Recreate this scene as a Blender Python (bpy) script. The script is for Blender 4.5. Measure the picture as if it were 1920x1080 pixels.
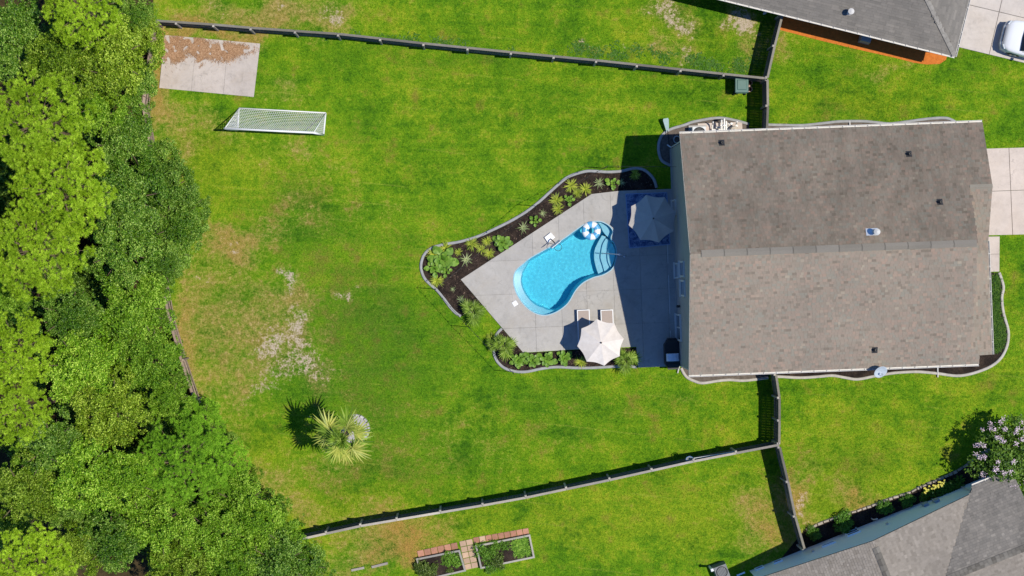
import bpy, bmesh, math, random
import numpy as np
from math import sin, cos, pi, radians, atan2, hypot, sqrt, exp
from mathutils import Vector, Matrix, noise
from mathutils.geometry import tessellate_polygon

for _o in list(bpy.data.objects):
    bpy.data.objects.remove(_o)
scene = bpy.context.scene
COL = scene.collection
rnd = random.Random(7)

# ---------------------------------------------------------------- camera, sky, sun, exposure
# A drone hovering 100 m above the yard. Plan units: 1 plan unit = 3 cm on the ground,
# origin of the plan at the middle of the yard is (960, 540), y running south-wards.
H = 100.0
NX, NY = 895.0, 501.0          # plan position right below the drone
S = 0.03


def P(px, py, h=0.0):
    """World point at height h that is seen at plan position (px, py)."""
    k = 1.0 - h / H
    gx = NX + (px - NX) * k
    gy = NY + (py - NY) * k
    return Vector(((gx - 960) * S, (540 - gy) * S, h))


def PG(px, py, z=0.0):
    """World point standing at ground plan position (px, py), at height z."""
    return Vector(((px - 960) * S, (540 - py) * S, z))


cam_d = bpy.data.cameras.new('camera')
cam = bpy.data.objects.new('camera', cam_d)
COL.objects.link(cam)
cam.location = ((NX - 960) * S, (540 - NY) * S, H)
cam.rotation_euler = (0, 0, 0)
cam_d.sensor_width = 36.0
cam_d.sensor_fit = 'HORIZONTAL'
cam_d.lens = 36.0 * H / 57.6
cam_d.shift_x = (960 - NX) * S / 57.6
cam_d.shift_y = -(540 - NY) * S / 57.6
cam_d.clip_start = 1.0
cam_d.clip_end = 3000.0
scene.camera = cam

SUN_EL = radians(66.5)
SUN_AZ = radians(-4.5)          # from +X, slightly towards -Y
sun_dir = Vector((cos(SUN_EL) * cos(SUN_AZ), cos(SUN_EL) * sin(SUN_AZ), sin(SUN_EL)))

world = bpy.data.worlds.new('World')
scene.world = world
world.use_nodes = True
wn = world.node_tree
wn.nodes.clear()
sky = wn.nodes.new('ShaderNodeTexSky')
sky.sky_type = 'NISHITA'
sky.sun_disc = False
sky.sun_elevation = SUN_EL
sky.sun_rotation = pi / 2 - SUN_AZ
sky.air_density = 1.0
sky.dust_density = 0.0
sky.ozone_density = 4.0
bg = wn.nodes.new('ShaderNodeBackground')
bg.inputs['Strength'].default_value = 0.082
out = wn.nodes.new('ShaderNodeOutputWorld')
tintn = wn.nodes.new('ShaderNodeMix')
tintn.data_type = 'RGBA'; tintn.blend_type = 'MULTIPLY'
tintn.inputs[0].default_value = 1.0
tintn.inputs[7].default_value = (0.72, 1.08, 1.55, 1)      # deep clear blue summer sky
wn.links.new(sky.outputs[0], tintn.inputs[6])
wn.links.new(tintn.outputs[2], bg.inputs[0])
wn.links.new(bg.outputs[0], out.inputs[0])

sun_d = bpy.data.lights.new('sun', 'SUN')
sun_d.energy = 4.4
sun_d.angle = radians(0.5)
sun_d.color = (1.0, 0.945, 0.82)
sun = bpy.data.objects.new('sun', sun_d)
COL.objects.link(sun)
sun.location = (30, -5, 60)
sun.rotation_euler = sun_dir.to_track_quat('Z', 'Y').to_euler()

scene.view_settings.view_transform = 'Standard'
scene.view_settings.look = 'None'
scene.view_settings.exposure = 0.0
scene.view_settings.gamma = 1.0
scene.view_settings.use_curve_mapping = False
scene.cycles.max_bounces = 8
scene.cycles.transparent_max_bounces = 12


# ---------------------------------------------------------------- materials
class NT:
    def __init__(self, name):
        self.m = bpy.data.materials.new(name)
        self.m.use_nodes = True
        self.t = self.m.node_tree
        self.t.nodes.clear()
        self.out = self.t.nodes.new('ShaderNodeOutputMaterial')
        self.bsdf = self.t.nodes.new('ShaderNodeBsdfPrincipled')
        self.t.links.new(self.bsdf.outputs[0], self.out.inputs[0])
        self._co = None

    def n(self, typ, **kw):
        nd = self.t.nodes.new(typ)
        for k, v in kw.items():
            setattr(nd, k, v)
        return nd

    def link(self, a, b):
        self.t.links.new(a, b)

    def co(self, kind='pos'):
        if kind == 'pos':
            if self._co is None:
                self._co = self.n('ShaderNodeNewGeometry').outputs['Position']
            return self._co
        return self.n('ShaderNodeTexCoord').outputs['Object']

    def noise(self, scale, detail=4, rough=0.6, co=None, dist=0.0):
        nd = self.n('ShaderNodeTexNoise')
        nd.inputs['Scale'].default_value = scale
        nd.inputs['Detail'].default_value = detail
        nd.inputs['Roughness'].default_value = rough
        nd.inputs['Distortion'].default_value = dist
        self.link(co or self.co(), nd.inputs['Vector'])
        return nd.outputs['Fac']

    def ramp(self, fac, stops, interp='LINEAR'):
        nd = self.n('ShaderNodeValToRGB')
        cr = nd.color_ramp
        cr.interpolation = interp
        while len(cr.elements) < len(stops):
            cr.elements.new(0.5)
        for e, (p, c) in zip(cr.elements, stops):
            e.position = p
            e.color = (*c, 1) if len(c) == 3 else c
        self.link(fac, nd.inputs['Fac'])
        return nd.outputs['Color']

    def math(self, op, a, b=None, c=None, clamp=False):
        nd = self.n('ShaderNodeMath', operation=op)
        nd.use_clamp = clamp
        for i, v in enumerate((a, b, c)):
            if v is None:
                continue
            if isinstance(v, (int, float)):
                nd.inputs[i].default_value = v
            else:
                self.link(v, nd.inputs[i])
        return nd.outputs[0]

    def smooth(self, v, lo, hi):
        nd = self.n('ShaderNodeMapRange')
        nd.interpolation_type = 'SMOOTHSTEP'
        self.link(v, nd.inputs[0])
        nd.inputs[1].default_value = lo
        nd.inputs[2].default_value = hi
        return nd.outputs[0]

    def mix(self, fac, a, b, mode='MIX'):
        nd = self.n('ShaderNodeMix', data_type='RGBA', blend_type=mode)
        nd.clamp_factor = True
        if isinstance(fac, (int, float)):
            nd.inputs[0].default_value = fac
        else:
            self.link(fac, nd.inputs[0])
        for idx, v in ((6, a), (7, b)):
            if isinstance(v, (tuple, list)):
                nd.inputs[idx].default_value = (*v, 1) if len(v) == 3 else v
            else:
                self.link(v, nd.inputs[idx])
        return nd.outputs[2]

    def bump(self, h, strength=0.5, dist=0.02):
        nd = self.n('ShaderNodeBump')
        nd.inputs['Strength'].default_value = strength
        nd.inputs['Distance'].default_value = dist
        self.link(h, nd.inputs['Height'])
        self.link(nd.outputs[0], self.bsdf.inputs['Normal'])

    def attr(self, name, fac=True):
        nd = self.n('ShaderNodeAttribute')
        nd.attribute_name = name
        return nd.outputs['Fac' if fac else 'Color']

    def col(self, v):
        if isinstance(v, (tuple, list)):
            self.bsdf.inputs['Base Color'].default_value = (*v, 1)
        else:
            self.link(v, self.bsdf.inputs['Base Color'])

    def set(self, rough=0.7, metal=0.0, spec=0.3):
        self.bsdf.inputs['Roughness'].default_value = rough
        self.bsdf.inputs['Metallic'].default_value = metal
        self.bsdf.inputs['Specular IOR Level'].default_value = spec
        return self


def sc(c, k):
    return tuple(min(1.0, x * k) for x in c)


def simple(name, c, rough=0.7, spec=0.3, metal=0.0, var=0.18, scale=6.0, bump=0.0, bscale=40, objrand=0.0):
    """Plain painted / weathered surface: base colour broken by two scales of noise."""
    m = NT(name).set(rough, metal, spec)
    f1 = m.noise(scale, 5, 0.65)
    f2 = m.noise(scale * 9, 3, 0.6)
    f = m.math('ADD', m.math('MULTIPLY', f1, 0.6), m.math('MULTIPLY', f2, 0.4))
    colr = m.ramp(f, [(0.30, sc(c, 1 - var)), (0.70, sc(c, 1 + var))])
    if objrand > 0:
        oi = m.n('ShaderNodeObjectInfo').outputs['Random']
        colr = m.mix(1.0, colr, m.ramp(oi, [(0, (1 - objrand,) * 3), (1, (1 + objrand * 0.6,) * 3)]), 'MULTIPLY')
    m.col(colr)
    if bump > 0:
        m.bump(m.noise(bscale, 4, 0.6), bump, 0.02)
    return m.m


def leafmat(name, dark, mid, light, rough=0.45, spec=0.35, trans=0.25, hue=0.12, objrand=0.25):
    """Foliage: per-leaf tint attribute, per-plant variation, some light passing through."""
    m = NT(name).set(rough, 0, spec)
    t = m.attr('tint')
    c = m.ramp(t, [(0.0, dark), (0.5, mid), (1.0, light)])
    oi = m.n('ShaderNodeObjectInfo').outputs['Random']
    c = m.mix(1.0, c, m.ramp(oi, [(0, (1 - objrand, 1 - objrand * 0.8, 1 - objrand)), (1, (1 + objrand * .6, 1 + objrand * .45, 1 + objrand * .3))]), 'MULTIPLY')
    m.col(c)
    tr = m.n('ShaderNodeBsdfTranslucent')
    tc = m.mix(1.0, c, (1.25, 1.25, 0.6), 'MULTIPLY')
    m.link(tc, tr.inputs['Color'])
    mx = m.n('ShaderNodeMixShader')
    mx.inputs[0].default_value = trans
    m.link(m.bsdf.outputs[0], mx.inputs[1])
    m.link(tr.outputs[0], mx.inputs[2])
    m.link(mx.outputs[0], m.out.inputs[0])
    return m.m


# ---------------------------------------------------------------- mesh helpers
class MB:
    """Collects verts / faces (with an optional tint per face) for ONE mesh object."""

    def __init__(self):
        self.v = []
        self.f = []
        self.t = []

    def face(self, pts, tint=0.5):
        i = len(self.v)
        self.v.extend([tuple(p) for p in pts])
        self.f.append(tuple(range(i, i + len(pts))))
        self.t.append(tint)

    def box(self, c, size, rot=None, tint=0.5, bevel=0.0):
        c = Vector(c)
        sx, sy, sz = (s / 2 for s in size)
        M = rot if rot is not None else Matrix.Identity(3)
        i = len(self.v)
        for z in (-sz, sz):
            b = bevel if z > 0 else 0.0
            for x, y in ((-sx + b, -sy + b), (sx - b, -sy + b), (sx - b, sy - b), (-sx + b, sy - b)):
                self.v.append(tuple(c + M @ Vector((x, y, z))))
        for q in ((0, 3, 2, 1), (4, 5, 6, 7), (0, 1, 5, 4), (1, 2, 6, 5), (2, 3, 7, 6), (3, 0, 4, 7)):
            self.f.append(tuple(i + k for k in q))
            self.t.append(tint)

    def bar(self, a, b, w, h, up=(0, 0, 1), tint=0.5):
        """Rectangular bar from a to b, width w across, height h along 'up'."""
        a = Vector(a); b = Vector(b)
        d = (b - a)
        L = d.length
        d.normalize()
        upv = Vector(up)
        s = d.cross(upv)
        if s.length < 1e-5:
            s = d.cross(Vector((1, 0, 0)))
        s.normalize()
        u = s.cross(d).normalized()
        M = Matrix((s, d, u)).transposed()
        self.box((a + b) / 2, (w, L, h), M, tint)

    def tube(self, pts, r, seg=8, closed=False, tint=0.5, caps=True):
        pts = [Vector(p) for p in pts]
        n = len(pts)
        rs = r if isinstance(r, (list, tuple)) else [r] * n
        i0 = len(self.v)
        prev = None
        for i, p in enumerate(pts):
            if closed:
                d = pts[(i + 1) % n] - pts[i - 1]
            else:
                d = pts[min(i + 1, n - 1)] - pts[max(i - 1, 0)]
            if d.length < 1e-9:
                d = Vector((0, 0, 1))
            d.normalize()
            if prev is None:
                a = d.orthogonal().normalized()
            else:
                a = (prev - d * prev.dot(d))
                if a.length < 1e-6:
                    a = d.orthogonal()
                a.normalize()
            prev = a
            b = d.cross(a)
            for k in range(seg):
                t = 2 * pi * k / seg
                self.v.append(tuple(p + (a * cos(t) + b * sin(t)) * rs[i]))
        m = n if closed else n - 1
        for i in range(m):
            for k in range(seg):
                a0 = i0 + i * seg + k
                a1 = i0 + i * seg + (k + 1) % seg
                b0 = i0 + ((i + 1) % n) * seg + k
                b1 = i0 + ((i + 1) % n) * seg + (k + 1) % seg
                self.f.append((a0, a1, b1, b0)); self.t.append(tint)
        if caps and not closed:
            self.f.append(tuple(i0 + k for k in reversed(range(seg)))); self.t.append(tint)
            self.f.append(tuple(i0 + (n - 1) * seg + k for k in range(seg))); self.t.append(tint)

    def lathe(self, prof, c=(0, 0, 0), seg=20, tint=0.5, M=None):
        """prof: list of (r, z)."""
        c = Vector(c)
        i0 = len(self.v)
        for r, z in prof:
            for k in range(seg):
                t = 2 * pi * k / seg
                p = Vector((r * cos(t), r * sin(t), z))
                if M is not None:
                    p = M @ p
                self.v.append(tuple(c + p))
        for i in range(len(prof) - 1):
            for k in range(seg):
                a0 = i0 + i * seg + k
                a1 = i0 + i * seg + (k + 1) % seg
                self.f.append((a0, a1, a1 + seg, a0 + seg)); self.t.append(tint)
        if prof[-1][0] > 1e-4:
            self.f.append(tuple(i0 + (len(prof) - 1) * seg + k for k in range(seg))); self.t.append(tint)

    def prism(self, poly, z0, z1, tint=0.5, holes=(), bevel=0.0):
        """Extrude a plan polygon (list of world xy) with optional holes from z0 to z1."""
        loops = [[(p[0], p[1]) for p in poly]] + [[(p[0], p[1]) for p in h] for h in holes]
        flat = [q for lp in loops for q in lp]
        tris = tessellate_polygon([[Vector((x, y, 0)) for x, y in lp] for lp in loops])
        i0 = len(self.v)
        n = len(flat)
        self.v.extend([(x, y, z1) for x, y in flat])
        self.v.extend([(x, y, z0) for x, y in flat])
        for tr in tris:
            a, b, c = (Vector((*flat[k], 0)) for k in tr)
            if (b - a).cross(c - a).z < 0:
                tr = (tr[0], tr[2], tr[1])
            self.f.append(tuple(i0 + k for k in tr)); self.t.append(tint)
            self.f.append(tuple(i0 + n + k for k in reversed(tr))); self.t.append(tint)
        off = 0
        for li, lp in enumerate(loops):
            m = len(lp)
            for k in range(m):
                a = i0 + off + k
                b = i0 + off + (k + 1) % m
                self.f.append((a, a + n, b + n, b)); self.t.append(tint)
            off += m

    def sheet(self, poly, z, tint=0.5):
        tris = tessellate_polygon([[Vector((p[0], p[1], 0)) for p in poly]])
        i0 = len(self.v)
        self.v.extend([(p[0], p[1], z) for p in poly])
        for tr in tris:
            a, b, c = (Vector((poly[k][0], poly[k][1], 0)) for k in tr)
            if (b - a).cross(c - a).z < 0:
                tr = (tr[0], tr[2], tr[1])
            self.f.append(tuple(i0 + k for k in tr)); self.t.append(tint)

    def mesh(self, name='mesh', smooth=False, fixn=True):
        me = bpy.data.meshes.new(name)
        me.from_pydata(self.v, [], self.f)
        at = me.attributes.new('tint', 'FLOAT', 'FACE')
        at.data.foreach_set('value', self.t)
        if smooth:
            me.polygons.foreach_set('use_smooth', [True] * len(me.polygons))
        me.update()
        if fixn:
            bm = bmesh.new()
            bm.from_mesh(me)
            bmesh.ops.recalc_face_normals(bm, faces=bm.faces)
            bm.to_mesh(me)
            bm.free()
        return me

    def build(self, name, mat, parent=None, smooth=False, fixn=False, stuff=False, loc=None):
        o = link_obj(name, self.mesh(name, smooth, fixn), mat, parent)
        if stuff:
            o['kind'] = 'stuff'
        if loc is not None:
            o.location = loc
        return o


def link_obj(name, me, mat=None, parent=None):
    o = bpy.data.objects.new(name, me)
    if mat is not None and me is not None and len(me.materials) == 0:
        me.materials.append(mat)
    COL.objects.link(o)
    if parent is not None:
        o.parent = parent
    return o


def tag(o, label, cat, group=None):
    o['label'] = label
    o['category'] = cat
    if group:
        o['group'] = group
    return o


def structure(o):
    o['kind'] = 'structure'
    return o


def empty(name, loc=(0, 0, 0), rz=0.0, label=None, cat=None, group=None):
    o = bpy.data.objects.new(name, None)
    o.empty_display_size = 0.2
    COL.objects.link(o)
    o.location = loc
    o.rotation_euler = (0, 0, rz)
    if label:
        tag(o, label, cat, group)
    return o


def copy_tree(src, parent=None):
    c = src.copy()
    COL.objects.link(c)
    c.parent = parent
    for ch in [x for x in bpy.data.objects if x.parent == src]:
        copy_tree(ch, c)
    return c


def catmull(pts, n=6, closed=False):
    out_ = []
    m = len(pts)
    rng = range(m) if closed else range(m - 1)
    for i in rng:
        if closed:
            p0, p1, p2, p3 = pts[i - 1], pts[i], pts[(i + 1) % m], pts[(i + 2) % m]
        else:
            p0, p1, p2, p3 = pts[max(i - 1, 0)], pts[i], pts[i + 1], pts[min(i + 2, m - 1)]
        for k in range(n):
            t = k / n
            out_.append(tuple(0.5 * ((2 * b) + (-a + c) * t + (2 * a - 5 * b + 4 * c - d) * t * t + (-a + 3 * b - 3 * c + d) * t ** 3)
                              for a, b, c, d in zip(p0, p1, p2, p3)))
    if not closed:
        out_.append(tuple(pts[-1]))
    return out_


def plan(pts, z=0.0):
    """plan positions -> world xy at ground (or as seen at height z)."""
    return [tuple(P(x, y, z))[:2] for x, y in pts]


def inpoly(x, y, poly):
    c = False
    j = len(poly) - 1
    for i in range(len(poly)):
        xi, yi = poly[i][0], poly[i][1]
        xj, yj = poly[j][0], poly[j][1]
        if (yi > y) != (yj > y) and x < (xj - xi) * (y - yi) / (yj - yi) + xi:
            c = not c
        j = i
    return c


def rotz(a):
    return Matrix.Rotation(a, 3, 'Z')


def wloc(o):
    v = Vector((0, 0, 0))
    while o is not None:
        v += o.location
        o = o.parent
    return v


def wbuild(mb, name, mat, parent=None, smooth=False, fixn=False, stuff=False):
    """Build from world coordinates under a parent that is only translated."""
    if parent is not None:
        d = wloc(parent)
        mb.v = [(x - d.x, y - d.y, z - d.z) for x, y, z in mb.v]
    return mb.build(name, mat, parent, smooth, fixn, stuff)


def cbuild(mb, name, mat, label=None, cat=None, group=None, smooth=False, fixn=False, stuff=False):
    """Top-level single mesh from world coordinates, origin moved to its base centre."""
    xs = [v[0] for v in mb.v]; ys = [v[1] for v in mb.v]; zs = [v[2] for v in mb.v]
    c = Vector(((min(xs) + max(xs)) / 2, (min(ys) + max(ys)) / 2, min(zs)))
    mb.v = [(x - c.x, y - c.y, z - c.z) for x, y, z in mb.v]
    o = mb.build(name, mat, None, smooth, fixn, stuff)
    o.location = c
    if label:
        tag(o, label, cat, group)
    return o


# ---------------------------------------------------------------- shared outlines (plan units)
POOL = [(1111, 415.7), (1128, 416), (1142.6, 424), (1149, 434), (1146, 443.5), (1146.5, 449), (1152, 457), (1156, 472), (1154.6, 487),
        (1148, 503.7), (1131.5, 514.8), (1113, 520), (1094, 529.6), (1079.6, 544), (1068.5, 563), (1059, 574), (1042.6, 585),
        (1024, 590.7), (1005.5, 588), (987, 576), (972, 557), (964, 537), (963, 520), (967.6, 507), (981.5, 494.4), (992.6, 485),
        (1014.8, 472), (1042.6, 457), (1061, 445), (1079.6, 431.5), (1098, 419.4)]
POOL_W = plan(catmull(POOL, 5, True))

# ---------------------------------------------------------------- lawn
DRY = [  # x, y, rx, ry, strength : straw-coloured grass
    (440, 452, 70, 34, .9), (480, 590, 75, 62, .55), (400, 600, 55, 70, .5), (345, 640, 26, 95, .8), (560, 610, 50, 45, .48),
    (635, 545, 20, 14, .45), (520, 660, 65, 45, .58), (450, 720, 50, 60, .48), (530, 915, 50, 30, .6), (470, 900, 40, 40, .35),
    (300, 190, 34, 36, .75), (330, 300, 50, 50, .5), (390, 230, 90, 25, .42), (500, 25, 120, 26, .75), (390, 62, 120, 20, 1.0),
    (300, 120, 24, 90, 1.0), (640, 20, 50, 24, .6), (550, 35, 40, 18, .7), (1262, 32, 42, 26, .75), (1395, 52, 36, 24, .9), (1095, 80, 20, 14, .6),
    (1215, 92, 26, 12, .8), (1275, 92, 22, 14, .8), (1400, 110, 22, 34, .7), (760, 1000, 70, 46, .8), (690, 1055, 80, 26, .5),
    (1430, 985, 56, 60, .75), (1500, 930, 30, 60, .85), (1615, 935, 40, 28, .75), (545, 180, 40, 18, .55), (560, 285, 60, 20, .5),
    (545, 390, 50, 40, .35), (540, 550, 30, 26, .45), (380, 520, 40, 22, .4), (600, 700, 50, 40, .35), (620, 860, 60, 60, .3),
    (1680, 125, 60, 14, .5), (860, 830, 200, 60, .22), (690, 1000, 70, 40, .5), (1340, 250, 30, 10, .5), (1290, 730, 20, 8, .6),
    (380, 760, 30, 60, .6), (430, 850, 30, 50, .6), (560, 960, 60, 20, .6), (1460, 60, 16, 40, .5), (700, 420, 90, 60, .15), (620, 330, 60, 40, .2)]
BARE = [  # sandy bare soil
    (565, 608, 16, 18, .70), (508, 655, 30, 18, .74), (548, 688, 26, 14, .62), (640, 545, 12, 12, .4), (528, 540, 9, 20, .5), (578, 655, 18, 24, .42), (500, 590, 34, 34, .22), (600, 690, 34, 28, .24), (480, 690, 34, 28, .2), (530, 540, 8, 18, .8), (628, 545, 9, 9, .55),
    (550, 640, 44, 34, .25), (1262, 32, 30, 18, .8), (1390, 54, 28, 16, 1.0), (1270, 90, 10, 8, .6), (1215, 95, 10, 7, .6), (1085, 75, 8, 8, .5),
    (630, 16, 22, 12, .6), (546, 30, 16, 8, .6), (1158, 92, 8, 7, .5), (1506, 945, 16, 26, .6), (440, 452, 26, 12, .35),
    (500, 720, 40, 20, .4), (600, 770, 12, 8, .4), (365, 540, 14, 10, .4), (1280, 96, 24, 8, .5), (420, 30, 14, 30, .3)]
ORANGE = [(770, 1000, 50, 46, .9), (740, 1040, 50, 40, .6), (1620, 935, 30, 22, .7), (1440, 985, 40, 40, .5), (390, 60, 120, 18, .5), (300, 130, 20, 70, .6),
          (440, 450, 50, 26, .35), (1505, 930, 24, 40, .5), (1440, 875, 26, 10, .6), (345, 640, 20, 60, .4)]
WEED = [(1090, 90, 20, 14, .8), (1150, 100, 20, 10, .8), (1290, 112, 50, 9, .8), (1350, 118, 60, 8, .8), (1220, 108, 30, 7, .6), (720, 640, 80, 80, .55), (600, 600, 60, 90, .45),
        (640, 700, 60, 70, .5), (850, 640, 80, 50, .35), (700, 90, 60, 8, .6), (600, 440, 70, 50, .35), (430, 560, 40, 40, .7), (900, 110, 120, 10, .5),
        (1050, 745, 80, 30, .4), (560, 700, 50, 60, .6), (400, 660, 20, 24, .5), (760, 790, 70, 70, .4)]


YEL = [  # paler, sun-bleached yellow-green areas
    (380, 300, 110, 90, .75), (330, 680, 60, 160, .8), (450, 870, 120, 110, .7), (420, 500, 90, 90, .5), (640, 960, 160, 50, .75), (1000, 990, 300, 60, .6), (1300, 960, 160, 70, .65),
    (1650, 850, 220, 110, .6), (1560, 950, 120, 50, .7), (1600, 190, 180, 30, .6), (600, 30, 250, 30, .6), (1280, 60, 140, 40, .55), (860, 200, 160, 40, .4), (760, 330, 120, 40, .35),
    (1330, 780, 140, 50, .3), (1850, 720, 60, 40, .5), (1890, 560, 20, 90, .6), (560, 330, 80, 60, .5), (930, 800, 140, 40, .4), (1130, 250, 90, 50, .4)]
BROWN = [  # thin dull areas where the brown thatch shows
    (700, 600, 120, 90, .4), (790, 450, 90, 40, .35), (860, 120, 120, 20, .35), (750, 880, 110, 40, .5), (560, 370, 70, 50, .5), (700, 760, 80, 60, .4), (1010, 810, 60, 24, .5), (1230, 760, 100, 30, .35),
    (620, 500, 60, 60, .4), (500, 640, 90, 80, .45), (1240, 920, 80, 30, .35), (1600, 860, 70, 40, .4), (1560, 220, 90, 16, .5), (640, 250, 60, 24, .35), (450, 430, 60, 60, .4), (620, 900, 90, 40, .35), (1480, 900, 30, 60, .5)]


def np_field(x, y, spots):
    """Patch strength at plan positions (numpy arrays), edges warped so the patches are irregular."""
    wx = x + 14 * np.sin(y * .041 + 1.3) + 9 * np.sin(x * .083 + y * .067) + 5 * np.sin(x * .19 - y * .15 + 2)
    wy = y + 14 * np.sin(x * .037 + 0.4) + 9 * np.sin(y * .091 - x * .059) + 5 * np.sin(y * .21 + x * .17 + 1)
    v = np.zeros_like(x)
    for sx, sy, rx, ry, k in spots:
        d = ((wx - sx) / rx) ** 2 + ((wy - sy) / ry) ** 2
        g = k * np.exp(-d * 0.75)
        v = v + g * (1 - v)
    return v


def np_inpoly(x, y, poly):
    c = np.zeros(x.shape, bool)
    j = len(poly) - 1
    for i in range(len(poly)):
        xi, yi = poly[i][0], poly[i][1]; xj, yj = poly[j][0], poly[j][1]
        if yi != yj:
            c ^= ((yi > y) != (yj > y)) & (x < (xj - xi) * (y - yi) / (yj - yi) + xi)
        j = i
    return c


def lawn_material(name, tint):
    m = NT(name).set(0.85, 0, 0.12)
    n1 = m.noise(0.22, 3, 0.6)
    n2 = m.noise(0.95, 5, 0.65)
    n3 = m.noise(4.2, 4, 0.7)
    n4 = m.noise(11.0, 4, 0.75)
    n5 = m.noise(45.0, 2, 0.7)
    # stretched noise: faint mowing passes running along the yard
    mp = m.n('ShaderNodeMapping')
    mp.inputs['Rotation'].default_value = (0, 0, radians(5))
    mp.inputs['Scale'].default_value = (0.10, 1.6, 1)
    m.link(m.co(), mp.inputs['Vector'])
    ns = m.noise(1.0, 3, 0.6, mp.outputs[0])
    base = m.math('ADD', m.math('ADD', m.math('MULTIPLY', n1, 0.30), m.math('MULTIPLY', n2, 0.30)),
                  m.math('ADD', m.math('MULTIPLY', n3, 0.25), m.math('MULTIPLY', ns, 0.15)))
    green = m.ramp(base, [(0.40, (0.040, 0.125, 0.004)), (0.46, (0.085, 0.208, 0.005)), (0.52, (0.140, 0.268, 0.007)), (0.59, (0.255, 0.335, 0.016))])
    yv = m.smooth(m.math('ADD', m.attr('yel'), m.math('ADD', m.math('MULTIPLY', m.math('SUBTRACT', n2, .5), 1.3), m.math('MULTIPLY', m.math('SUBTRACT', n3, .5), .8))), .1, .95)
    green = m.mix(m.math('MULTIPLY', yv, .52), green, m.ramp(n3, [(.3, (.18, .275, .007)), (.7, (.33, .375, .018))]))
    br = m.smooth(m.math('ADD', m.attr('brown'), m.math('ADD', m.math('MULTIPLY', m.math('SUBTRACT', n2, .5), 1.6), m.math('MULTIPLY', m.math('SUBTRACT', n3, .5), 1.0))), .12, .95)
    green = m.mix(m.math('MULTIPLY', br, .75), green, (.15, .14, .026))
    # pale wheel lines left by the mower, running parallel to the upper fence
    sx = m.n('ShaderNodeSeparateXYZ'); m.link(m.co(), sx.inputs[0])
    dd = m.math('ADD', m.math('ADD', m.math('MULTIPLY', sx.outputs[0], sin(radians(6.5)) / 1.12), m.math('MULTIPLY', sx.outputs[1], cos(radians(6.5)) / 1.12)), m.math('MULTIPLY', n2, .16))
    ln = m.math('ABSOLUTE', m.math('SUBTRACT', m.math('FRACT', dd), .5))
    ln = m.math('SUBTRACT', 1.0, m.smooth(ln, .0, .055))
    ln = m.math('MULTIPLY', ln, m.smooth(m.noise(.33, 2, .5), .50, .62))
    green = m.mix(m.math('MULTIPLY', ln, .3), green, (.32, .36, .05))
    wv = m.math('MULTIPLY', m.attr('weed'), m.smooth(n2, 0.30, 0.60))
    green = m.mix(wv, green, (0.050, 0.140, 0.010))
    grain = m.math('ADD', m.math('MULTIPLY', n4, 0.62), m.math('MULTIPLY', n5, 0.38))
    green = m.mix(1.0, green, m.ramp(grain, [(0.32, (0.42, 0.50, 0.36)), (0.5, (1, 1, 1)), (0.68, (1.80, 1.56, 1.8))]), 'MULTIPLY')
    th = m.smooth(m.math('ADD', m.math('MULTIPLY', n2, .6), m.math('MULTIPLY', m.noise(0.8, 3, .6), .5)), 0.58, 0.76)
    green = m.mix(m.math('MULTIPLY', th, .6), green, (0.18, 0.135, 0.028))
    straw = m.ramp(n3, [(0.3, (0.20, 0.175, 0.035)), (0.52, (0.33, 0.265, 0.075)), (0.72, (0.50, 0.38, 0.17))])
    straw = m.mix(m.attr('orange'), straw, (0.40, 0.225, 0.06))
    straw = m.mix(1.0, straw, m.ramp(grain, [(0.3, (0.60, 0.60, 0.55)), (0.7, (1.32, 1.3, 1.28))]), 'MULTIPLY')
    edge = m.math('ADD', m.math('MULTIPLY', m.math('SUBTRACT', n3, 0.5), 1.1), m.math('MULTIPLY', m.math('SUBTRACT', n4, 0.5), 0.9))
    edge = m.math('ADD', edge, m.math('MULTIPLY', m.math('SUBTRACT', n2, 0.5), 1.3))
    dv = m.smooth(m.math('ADD', m.attr('dry'), edge), 0.15, 1.0)
    c = m.mix(m.math('MULTIPLY', dv, .92), green, straw)
    sand = m.ramp(n4, [(0.3, (0.30, 0.235, 0.15)), (0.7, (0.62, 0.52, 0.41))])
    frag = m.math('ADD', m.math('MULTIPLY', m.math('SUBTRACT', n3, 0.5), 2.6), m.math('ADD', m.math('MULTIPLY', m.math('SUBTRACT', n2, 0.5), 1.6), m.math('MULTIPLY', m.math('SUBTRACT', n4, 0.5), 1.2)))
    bv = m.math('MULTIPLY', m.smooth(m.math('ADD', m.attr('bare'), frag), 0.36, 0.95), m.smooth(m.attr('bare'), .12, .35))
    c = m.mix(bv, c, sand)
    if tint:
        c = m.mix(1.0, c, m.ramp(m.attr('tint'), [(0, (.62, .66, .5)), (1, (1.6, 1.5, 1.5))]), 'MULTIPLY')
    else:
        m.bump(m.math('ADD', m.math('MULTIPLY', n4, 1.0), m.math('MULTIPLY', n3, .6)), 0.8, 0.08)
    m.col(c)
    return m.m


LAYERS = (('dry', DRY), ('bare', BARE), ('orange', ORANGE), ('weed', WEED), ('yel', YEL), ('brown', BROWN))


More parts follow.
